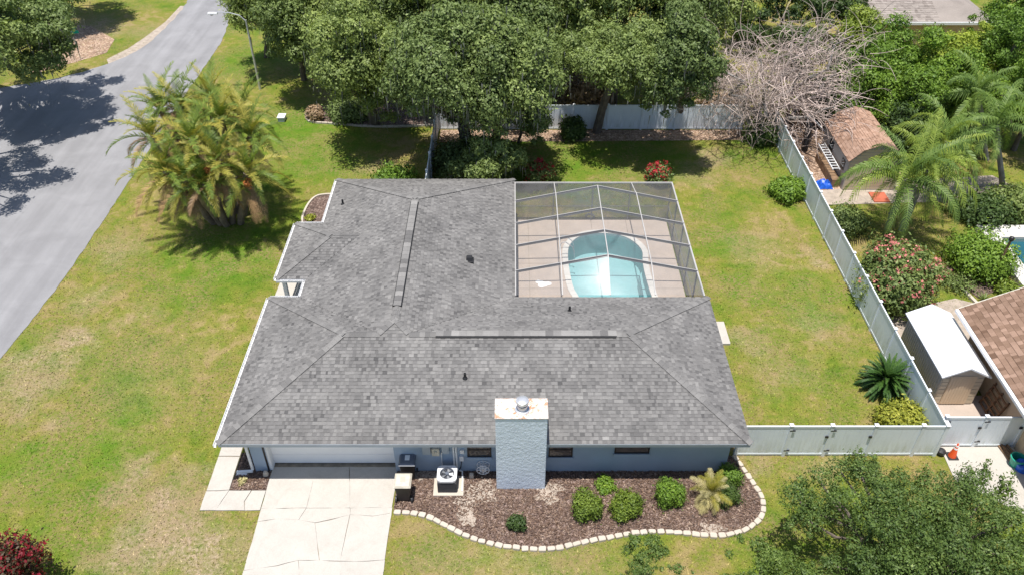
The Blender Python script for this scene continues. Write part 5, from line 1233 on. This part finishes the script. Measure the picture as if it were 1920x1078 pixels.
for (px, py, z) in [(1612, 850, 3.2), (1642, 862, 3.3), (1735, 880, 3.3), (1850, 868, 3.7), (1820, 885, 3.5), (1895, 890, 3.6), (1500, 905, 2.9), (1520, 930, 3.0), (1690, 885, 3.3), (1455, 1040, 2.6), (1880, 900, 3.6), (1570, 900, 3.2)]:
    c = at(px, py, z)
    for k in range(4): SPR.append((c[0] + rnd.uniform(-.07, .07), c[1] - k * .06, c[2] - .28 * k + .1, .09 + .05 * k))
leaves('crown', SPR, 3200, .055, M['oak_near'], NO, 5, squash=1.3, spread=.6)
for i, (px, py, zz) in enumerate([(1612, 845, 3.8), (1640, 862, 3.6), (1490, 905, 3.4), (1850, 880, 3.8), (1730, 880, 3.6), (1900, 900, 3.6)]):
    pass
# ------------------------------------------------------------------ shrubs
def shrub(label, px, py, r_, h, mat, seed, n=5000, leaf=.05, ncl=10, flowers=None, nf=0, fl=.05, name='shrub', cat='shrub', group=None, cr=None, box=False, fz=0):
    b = at(px, py); rnd = random.Random(seed); t = thing(name, label, cat, b, group); C = []
    for k in range(ncl):
        a = k * 2.399; q = r_ * .62 * math.sqrt((k + .3) / ncl); rr = r_ * (rnd.uniform(.42, .6) if cr is None else rnd.uniform(*cr))
        zz = max(rr * .5, h - rr * .8 - (q / r_) ** 2 * h * .3 - rnd.uniform(0, .25) * h)
        C.append((b[0] + q * math.cos(a) * 1.1, b[1] + q * math.sin(a) * 1.1, zz, rr))
        C.append((b[0] + q * math.cos(a) * 1.15, b[1] + q * math.sin(a) * 1.15, h * .32, rr))
    leaves('foliage', C, n, leaf, mat, t, seed, squash=.85, spread=.3)
    m = MB()
    for k in range(0, len(C), 3): limb(m, (b[0], b[1], 0), C[k][:3], .03, .012, seed + k, 4, .2, 5)
    m.build('stem', M['bark'], t)
    if flowers:
        F = [(c_[0], c_[1], c_[2] + fz, c_[3] * 1.02) for c_ in C]
        rg = random.Random(seed); sub = []
        for c_ in F:
            for _ in range(nf):
                a = rg.uniform(0, 6.28); e = rg.uniform(-.1, 1.4); sub.append((c_[0] + c_[3] * math.cos(a) * math.cos(e), c_[1] + c_[3] * math.sin(a) * math.cos(e), c_[2] + c_[3] * math.sin(e) * .9, fl * rg.uniform(.7, 1.3)))
        leaves('flowers', sub, len(sub) * 9, fl * .45, flowers, t, seed + 1, squash=1, spread=.3, aspect=.7)['kind'] = 'stuff'
    return t
shrub('left of the two yellow green shrubs right of the chimney', 1098, 960, .54, .95, M['hedge'], 1, 9000, .042, 9, group='front bed shrubs')
shrub('yellow green shrub second right of the chimney beside its twin', 1170, 958, .54, .9, M['hedge'], 2, 9000, .042, 9, group='front bed shrubs')
shrub('darker rounded shrub below the right window in the mulch bed', 1252, 936, .52, .95, M['bright'], 3, 9000, .042, 9, group='front bed shrubs')
shrub('small dark bushy plant alone in the mulch in front of the chimney', 969, 988, .32, .6, M['darkshrub'], 4, 1800, .045, 6)
shrub('shrub behind the little palm at the house corner', 1364, 902, .42, .8, M['bright'], 5, 4500, .042, 7)
shrub('dark shrub right of the little palm in the mulch bed', 1362, 935, .48, .75, M['darkshrub'], 6, 5000, .042, 8)
shrub('low weedy plants between the two yellow green shrubs', 1135, 912, .45, .15, M['bright'], 7, 1600, .05, 8, name='weeds', cat='weeds')
shrub('variegated yellow shrub in the lawn corner below the sago palm', 1690, 798, 1.0, .95, M['yellowgreen'], 8, 9000, .065, 11)
shrub('bushy green shrub against the far part of the right fence', 1478, 368, 1.0, 1.0, M['bright'], 9, 8000, .085, 10)
shrub('big oleander with pink flowers leaning over the right fence', 1668, 560, 1.65, 2.9, M['olean'], 10, 22000, .085, 16, flowers=M['pink'], nf=8, fl=.15, name='oleander')
shrub('low pink flowering plant in the neighbour\'s bed beside the round shrub', 1752, 520, .8, .7, M['olean'], 11, 2200, .06, 7, flowers=M['pink'], nf=3, fl=.08, name='oleander')
shrub('large clipped round shrub beside the neighbour\'s pool', 1830, 506, 1.5, 1.9, M['bright'], 12, 16000, .075, 16)
shrub('low lime shrub in front of the neighbour\'s wooden post', 1890, 548, .7, .5, M['hedge'], 13, 3000, .06, 8)
shrub('dark shrub under the queen palms by the patio', 1842, 410, 1.6, 1.3, M['darkshrub'], 14, 7000, .09, 10)
shrub('greyish shrub behind the neighbour\'s pool', 1900, 400, 1.5, 1.5, M['olean'], 15, 7000, .085, 10)
shrub('red flowering plant behind the roof at the left end of the pool screen', 1012, 340, .95, 1.25, M['olean'], 16, 3800, .07, 8, flowers=M['red'], nf=5, fl=.12, fz=.12, name='flowering_plant', cat='flowering plant')
shrub('red flowering plant behind the right part of the pool screen', 1232, 345, .75, 1.2, M['olean'], 17, 2600, .07, 7, flowers=M['red'], nf=6, fl=.12, fz=.12, name='flowering_plant', cat='flowering plant')
shrub('dark crape myrtle with deep red blooms in the bottom left corner', 40, 1108, 1.25, 2.6, M['maroon'], 18, 6000, .06, 11, flowers=M['deepred'], nf=11, fl=.13, name='crape_myrtle', cat='shrub')
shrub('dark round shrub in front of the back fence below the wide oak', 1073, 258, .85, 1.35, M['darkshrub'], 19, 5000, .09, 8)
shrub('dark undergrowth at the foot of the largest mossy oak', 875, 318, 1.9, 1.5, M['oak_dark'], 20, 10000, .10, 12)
shrub('undergrowth against the rear roof edge right of the short fence', 845, 345, .9, .8, M['oak'], 21, 3500, .09, 8)
shrub('grey green shrub in the oak mulch bed near its left end', 655, 222, 1.2, 1.3, M['oak'], 22, 6000, .10, 10)
shrub('dry reddish grass clump at the left end of the oak mulch bed', 592, 224, .6, .9, M['drybrush'], 23, 1800, .10, 7)
shrub('low green plants behind the rear left roof edge', 735, 342, 1.3, .4, M['bright'], 24, 2600, .10, 9, name='weeds', cat='weeds')
shrub('dry brush pile behind the back fence under the wide oak', 1095, 178, 1.9, 1.3, M['drybrush'], 25, 7000, .15, 10)
shrub('reddish dry brush further behind the back fence', 1035, 85, 1.0, 1.2, M['drybrush'], 26, 2500, .14, 8)
shrub('dry brown brush left of the bare tree behind the fence end', 1352, 215, 1.5, 1.4, M['drybrush'], 27, 6000, .12, 10)
shrub('tiny yellow plant in the planter beside the walkway', 455, 905, .2, .2, M['cream'], 28, 250, .06, 4)
shrub('small yellow plants at the lower end of the side bed', 583, 412, .3, .3, M['yellowgreen'], 29, 500, .07, 5)
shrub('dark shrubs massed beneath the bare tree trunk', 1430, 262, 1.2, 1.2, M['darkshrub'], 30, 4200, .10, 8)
shrub('ground cover plants at the foot of the neighbour\'s bare bed', 1795, 540, .8, .3, M['olean'], 34, 1400, .06, 7, name='weeds', cat='weeds')
shrub('greenery between the fence and the queen palms', 1590, 425, 1.2, .9, M['olean'], 35, 3500, .08, 8)
# ------------------------------------------------------------------ palms
def frond_mesh(name, mat, L, elev_, droop, n, ll, lw, seed, vee=.35, ldroop=.35, power=1.2):
    rnd = random.Random(seed); m = MB(); pts = []; p = Vector((0, 0, 0)); dirs = []; segs = 14
    for i in range(segs + 1):
        t = i / segs; th = elev_ - droop * t ** power; d = Vector((math.cos(th), 0, math.sin(th))); pts.append(p.copy()); dirs.append(d); p = p + d * (L / segs)
    m.ct = .8; m.tube(pts, [max(.004, .028 * (1 - i / segs)) * (L / 2.6) for i in range(segs + 1)], 3, False)
    def ev(t):
        f = t * segs; i = min(int(f), segs - 1); k = f - i; return pts[i].lerp(pts[i + 1], k), dirs[i].lerp(dirs[i + 1], k).normalized()
    for k in range(n):
        t = .14 + .86 * k / (n - 1); b, d = ev(t); up = Vector((-d.z, 0, d.x))
        l = ll * (math.sin(math.pi * min(1, (.18 + .8 * t))) ** .6 * .9 + .1) * rnd.uniform(.85, 1.1)
        for s_ in (-1, 1):
            fw = .45 + .5 * t; a = Vector((0, s_, 0)) * (1 - .3 * t) + d * fw + up * (vee * rnd.uniform(.3, 1.3)); a.normalize()
            mid = b + a * l * .5; e = b + a * l + Vector((0, 0, -ldroop * l * rnd.uniform(.6, 1.3))); sd = d * lw
            m.ct = min(1, max(0, rnd.gauss(.5, .18)))
            m.add([b - sd * .5, b + sd * .5, mid + sd * .5, mid - sd * .5, e], [(0, 1, 2, 3), (3, 2, 4)])
    return m.mesh(name, mat)
def palm_crown(parent, top, meshes, count, seed, smin=.85, smax=1.1, tilt=.12):
    """meshes: list from upright (young) to hanging (old)"""
    rnd = random.Random(seed); o_ = Vector(top)
    for i in range(count):
        k = min(len(meshes) - 1, int(len(meshes) * ((i + .5) / count))); o = link('frond', rnd.choice(meshes[k]) if isinstance(meshes[k], list) else meshes[k], parent)
        o.location = o_ - ORG[parent.name] + Vector((0, 0, -.25 * i / count)); s_ = rnd.uniform(smin, smax)
        o.rotation_euler = (rnd.uniform(-tilt, tilt), rnd.uniform(-tilt, tilt), i * 2.399 + rnd.uniform(-.25, .25)); o.scale = (s_, s_, s_)
# date palm clump
dl = []
for k, (e, dr) in enumerate([(1.25, .7), (1.0, 1.1), (.75, 1.4), (.45, 1.5), (.1, 1.3), (-.3, 1.0)]):
    mats = [M['frond_g'], M['frond_g'], M['frond_y']] if k < 2 else ([M['frond_g'], M['frond_y']] if k < 4 else [M['frond_y'], M['frond_d'], M['frond_g'], M['frond_y']])
    dl.append([frond_mesh('date_frond', mm, 2.7, e, dr, 26, .46, .062, 10 * k + q_, vee=.55, ldroop=.15) for q_, mm in enumerate(mats)])
DC = at(425, 415); dp = thing('palm_tree', 'broad clump of date palms with yellowing fronds on the lawn beside the road', 'palm tree', (DC[0], DC[1] + .6, 0))
heads = [(285, 255, 3.6), (335, 200, 4.3), (415, 225, 4.4), (470, 255, 3.8), (310, 320, 3.0), (410, 300, 3.6), (462, 325, 2.9), (360, 260, 4.2), (395, 185, 4.4), (350, 335, 2.7), (300, 205, 3.9), (450, 215, 4.0), (385, 345, 2.6)]
for i, (px, py, z) in enumerate(heads):
    z += 1.15; h = at(px, py, z); bx = ORG[dp.name].x + (h[0] - ORG[dp.name].x) * .35; by = ORG[dp.name].y + (h[1] - ORG[dp.name].y) * .35
    m = MB(); limb(m, (bx, by, -.05), (h[0], h[1], z), .19, .16, i, 6, .05, 9); m.build('trunk', M['palm_bark'], dp)
    palm_crown(dp, h, dl, 23, 40 + i, .72, 1.0)
    if i in (5, 7, 3, 6):
        F = [(h[0] + .45 * math.cos(i * 2.1 - 1.2), h[1] - .5, z - .25, .22)]; leaves('fruit_cluster', F, 260, .05, M['frond_d'] if i == 3 else M['date_fruit'], dp, i, aspect=.8)['kind'] = 'stuff'
m = MB(); rnd = random.Random(3)     # dead skirt hanging round the trunks
skirt = frond_mesh('dead_frond', M['frond_d'], 2.0, -.7, .7, 22, .35, .04, 99, vee=.1, ldroop=.6)
for k in range(30):
    h = heads[[4, 5, 6, 9, 0, 3][k % 6]]; hh = at(h[0], h[1], h[2] + 1.15); o = link('dead_frond', skirt, dp); o.location = Vector((hh[0], hh[1], h[2] + .6)) - ORG[dp.name]; o.rotation_euler = (0, 0, rnd.uniform(3.6, 5.8)); s_ = rnd.uniform(.7, 1.1); o.scale = (s_, s_, s_)
# queen palms
def queen(label, base, top, L, count, seed, mat, mt2):
    q = thing('palm_tree', label, 'palm tree', base, 'queen palms in the neighbour\'s garden')
    ms = [[frond_mesh('queen_frond', mm, L, e, dr, 27, .60, .075, seed + k, vee=.5, ldroop=.85) for mm in (mat, mt2)] for k, (e, dr) in enumerate([(1.25, 1.3), (1.0, 1.9), (.7, 2.0), (.35, 1.8), (0.0, 1.4)])]
    m = MB(); limb(m, (base[0], base[1], -.05), top, .17, .12, seed, 6, .03, 10); m.build('trunk', M['grey_bark'], q)
    palm_crown(q, top, ms, count, seed, .8, 1.08, .15)
    return q
queen('queen palm with the leaning grey trunk right of the oleander', at(1664, 430), at(1697, 335, 3.8), 3.8, 22, 301, M['queen'], M['queen2'])
queen('queen palm with the brown trunk beside the grey trunked palm', at(1690, 432), at(1738, 318, 3.8), 3.5, 20, 305, M['queen'], M['queen'])
queen('queen palm behind the brown roofed shed with upright deep green fronds', at(1770, 380), at(1775, 265, 3.8), 3.1, 17, 309, M['queen2'], M['queen'])
queen('queen palm nearest the right frame edge above the greyish shrub', at(1880, 350), at(1868, 235, 4.2), 3.3, 18, 313, M['queen2'], M['queen2'])
queen('tallest queen palm in front of the bright green tree mass', at(1850, 300), at(1835, 175, 4.4), 3.0, 15, 317, M['queen2'], M['queen2'])
# sago palm
sg = thing('sago_palm', 'dark green sago palm on the lawn against the right fence', 'sago palm', at(1655, 728))
sm = [frond_mesh('sago_frond', M['sago'], 1.32, e, dr, 34, .17, .036, 400 + k, vee=.5, ldroop=.05) for k, (e, dr) in enumerate([(1.2, .7), (.95, 1.0), (.7, 1.1), (.45, 1.1), (.2, 1.0), (-.05, .8)])]
palm_crown(sg, (ORG[sg.name].x, ORG[sg.name].y, .55), sm, 96, 5, .85, 1.0, .08)
m = MB(); m.lathe(tuple(ORG[sg.name]), [(.2, 0), (.22, .2), (.2, .5), (.1, .6), (.02, .66)], 12); m.build('trunk', M['palm_bark'], sg)
m = MB(); c = ORG[sg.name]; m.lathe((c.x, c.y, .55), [(.12, 0), (.13, .12), (.02, .2)], 10); m.build('cone', M['frond_d'], sg)
# little fan palm in the front bed
fb = at(1327, 940); fp = thing('small_palm', 'small palm with cream dead fronds near the house corner in the mulch bed', 'palm', fb)
m = MB(); m.tube([(fb[0], fb[1], 0), (fb[0] + .03, fb[1] + .02, .55)], [.09, .08], 8); m.build('trunk', M['palm_bark'], fp)
fm = [frond_mesh('small_frond', mt, 1.0, e, dr, 18, .3, .03, 500 + k, vee=.3, ldroop=.3) for k, (e, dr, mt) in enumerate([(1.25, .5, M['frond_y']), (.9, .9, M['cream']), (.6, 1.2, M['frond_y']), (.2, 1.4, M['cream']), (-.3, 1.0, M['cream'])])]
palm_crown(fp, (fb[0] + .03, fb[1] + .02, .65), fm, 34, 9, .7, 1.0)
# agave in the neighbour's bed
ag = at(1845, 562); agt = thing('agave', 'small spiky agave beside the brown roof corner', 'agave', ag)
for k in range(16):
    m = MB(); a = k * 2.399; e = .3 + .9 * (k / 16); d = Vector((math.cos(a) * math.cos(e), math.sin(a) * math.cos(e), math.sin(e))); s_ = Vector((-math.sin(a), math.cos(a), 0)) * .035
    b = Vector(ag); m.ct = .6; m.add([b - s_, b + s_, b + d * .25 + s_, b + d * .25 - s_, b + d * .5], [(0, 1, 2, 3), (3, 2, 4)]); m.build('leaf', M['olean'], agt)
# ------------------------------------------------------------------ bare tree
bb = at(1425, 246); bt = thing('bare_tree', 'bare leafless tree with a tangle of pale arching branches beyond the fence corner', 'tree', bb)
rnd = random.Random(12); mt = MB(); tw = MB()
ctr = at(1480, 95, 5.6)
anchors = []
for k in range(13):
    a = k * 2.399; r_ = 4.6 * math.sqrt((k + .5) / 13)
    e = Vector((ctr[0] + r_ * math.cos(a) * 1.15, ctr[1] + r_ * math.sin(a), rnd.uniform(4.6, 8.4) - r_ * .3)); limb(mt, (bb[0] + rnd.uniform(-.3, .3), bb[1] + rnd.uniform(-.3, .3), 0), e, .15, .05, k, 7, .2, 6); anchors.append(e)
mt.build('trunk', M['grey_bark'], bt)
def arc(p0, d0, L, r0, bend, segs=7):
    p = Vector(p0); d = Vector(d0).normalized(); pts = [p.copy()]; rs = [r0]
    for i in range(segs):
        d = (d + bend).normalized(); p = p + d * (L / segs)
        if p.z < .3: p.z = .3
        pts.append(p.copy()); rs.append(r0 * (1 - .75 * (i + 1) / segs))
    return pts, rs
for k in range(1650):
    a = rnd.choice(anchors); b = Vector(bb).lerp(a, rnd.uniform(.35, 1.0)); b += Vector((rnd.gauss(0, .95), rnd.gauss(0, .95), rnd.gauss(0, .8)))
    d = Vector((rnd.gauss(0, 1), rnd.gauss(0, 1), rnd.gauss(.35, .7))) + (b - Vector((ctr[0], ctr[1], 2.5))) * .3
    if rnd.random() < .6: d.z = abs(d.z) + .3
    L = rnd.uniform(.8, 2.6); bend = Vector((rnd.gauss(0, .22), rnd.gauss(0, .22), rnd.gauss(-.14, .2)))
    pts, rs = arc(b, d, L, rnd.uniform(.012, .034), bend); tw.tube(pts, rs, 3, False)
    if rnd.random() < .7:
        j = rnd.randint(2, 5); pts2, rs2 = arc(pts[j], Vector((rnd.gauss(0, 1), rnd.gauss(0, 1), rnd.gauss(.2, .8))), L * .55, rs[j] * .8, Vector((rnd.gauss(0, .2), rnd.gauss(0, .2), rnd.gauss(0, .2))), 5); tw.tube(pts2, rs2, 3, False)
# long low boughs reaching right over the neighbour's yard and left
for k in range(26):
    a0 = Vector(bb) + Vector((.3, .3, 1.0 + rnd.random() * 2)); t = at(rnd.uniform(1540, 1650), rnd.uniform(130, 215), 3.2); tt = Vector(t)
    mid = a0.lerp(tt, .5) + Vector((0, rnd.uniform(-.6, .6), 1.0)); pts = [a0.lerp(mid, s / 4).lerp(mid.lerp(tt, s / 4), s / 4) for s in range(5)]; tw.tube(pts, [.05, .045, .035, .028, .015], 4, False)
o = tw.build('branches', M['bare'], bt); o['kind'] = 'stuff'
# ------------------------------------------------------------------ grass blades, mulch chips
rg = np.random.default_rng(1)
def to_world(PX, PY):
    v = (PY - 539) / FPX; d = CAM_H / (SP + v * CP); return np.stack([(PX - 960) / FPX * d, d * (CP - v * SP)], 1)
def in_poly(P_, poly):
    x, y = P_[:, 0], P_[:, 1]; c = np.zeros(len(P_), bool); n = len(poly)
    for i in range(n):
        ax, ay = poly[i - 1]; bx, by = poly[i]
        if ay == by: continue
        k = ((ay > y) != (by > y)) & (x < (bx - ax) * (y - ay) / (by - ay) + ax); c ^= k
    return c
NG = 230000
areas = []
XY = np.stack([rg.uniform(-34, 34, NG * 2), rg.uniform(11, 62, NG * 2)], 1)
keepp = rg.random(len(XY)) < np.clip((22.0 / XY[:, 1]) ** 1.4, .12, 1)
XY = XY[keepp]
XY = XY[np.abs(XY[:, 0]) < (XY[:, 1] * .62 + 9)]
def rect(a, x0, x1, y0, y1): return (a[:, 0] > x0) & (a[:, 0] < x1) & (a[:, 1] > y0) & (a[:, 1] < y1)
bad = in_poly(XY, road_poly) | in_poly(XY, bed) | in_poly(XY, LB) | in_poly(XY, ob) | rect(XY, DXL + .05, DXR - .05, 3, 20.4) | rect(XY, -11.45, -9.2, 18.15, 19.0) | rect(XY, -11.45, -8, 19, 33.4) | rect(XY, -9.9, 8.2, 19.9, 37) | rect(XY, -10.2, -8.8, 29, 33) | rect(XY, 8, 9.9, 26.95, 28.52)
bad |= rect(XY, -.3, 8.5, 27, 37) | rect(XY, 16.5, 40, 10, 28.5) | rect(XY, 16.6, 27, 37.8, 49) | rect(XY, 24.8, 40, 30.5, 36.2)
XY = XY[~bad]; n = len(XY)
a = rg.random(n) * 6.283; lean = rg.uniform(.8, 1.35, n); h = rg.uniform(.05, .12, n); wd = rg.uniform(.010, .028, n)
base_ = np.stack([XY[:, 0], XY[:, 1], np.zeros(n)], 1); sd = np.stack([np.cos(a), np.sin(a), np.zeros(n)], 1) * wd[:, None]
tip = np.stack([-np.sin(a) * h * np.sin(lean), np.cos(a) * h * np.sin(lean), h * np.cos(lean) + .01], 1)
V = np.empty((n, 3, 3)); V[:, 0] = base_ - sd; V[:, 1] = base_ + sd; V[:, 2] = base_ + tip
o = link('grass', quads_mesh('grass', V.reshape(-1, 3), M['blade'], (0, 0, 0), rg.random(n), 3)); tag(o, 'short patchy lawn grass round the house', 'grass', kind='stuff')
print('grass blades', n)
XY = np.stack([rg.uniform(-4.6, 10.5, 40000), rg.uniform(15, 20.5, 40000)], 1); XY = XY[in_poly(XY, bed)]; XY = XY[:15000]
X2 = np.stack([rg.uniform(-10.6, -9.3, 900), rg.uniform(19.05, 20.7, 900)], 1); XY = np.concatenate([XY, X2]); n = len(XY)
a = rg.random(n) * 6.283; L = rg.uniform(.02, .06, n)[:, None]; w_ = rg.uniform(.006, .018, n)[:, None]
t = np.stack([np.cos(a), np.sin(a), rg.normal(size=n) * .25], 1); b = np.stack([-np.sin(a), np.cos(a), rg.normal(size=n) * .5], 1)
c = np.stack([XY[:, 0], XY[:, 1], .05 + .03 * rg.random(n)], 1)
V = np.empty((n, 4, 3)); V[:, 0] = c - t * L - b * w_; V[:, 1] = c + t * L - b * w_; V[:, 2] = c + t * L + b * w_; V[:, 3] = c - t * L + b * w_
o = link('mulch_chips', quads_mesh('mulch_chips', V.reshape(-1, 3), M['chips'], (0, 0, 0), rg.random(n))); tag(o, 'loose brown bark chips covering the front bed', 'bark chips', kind='stuff')
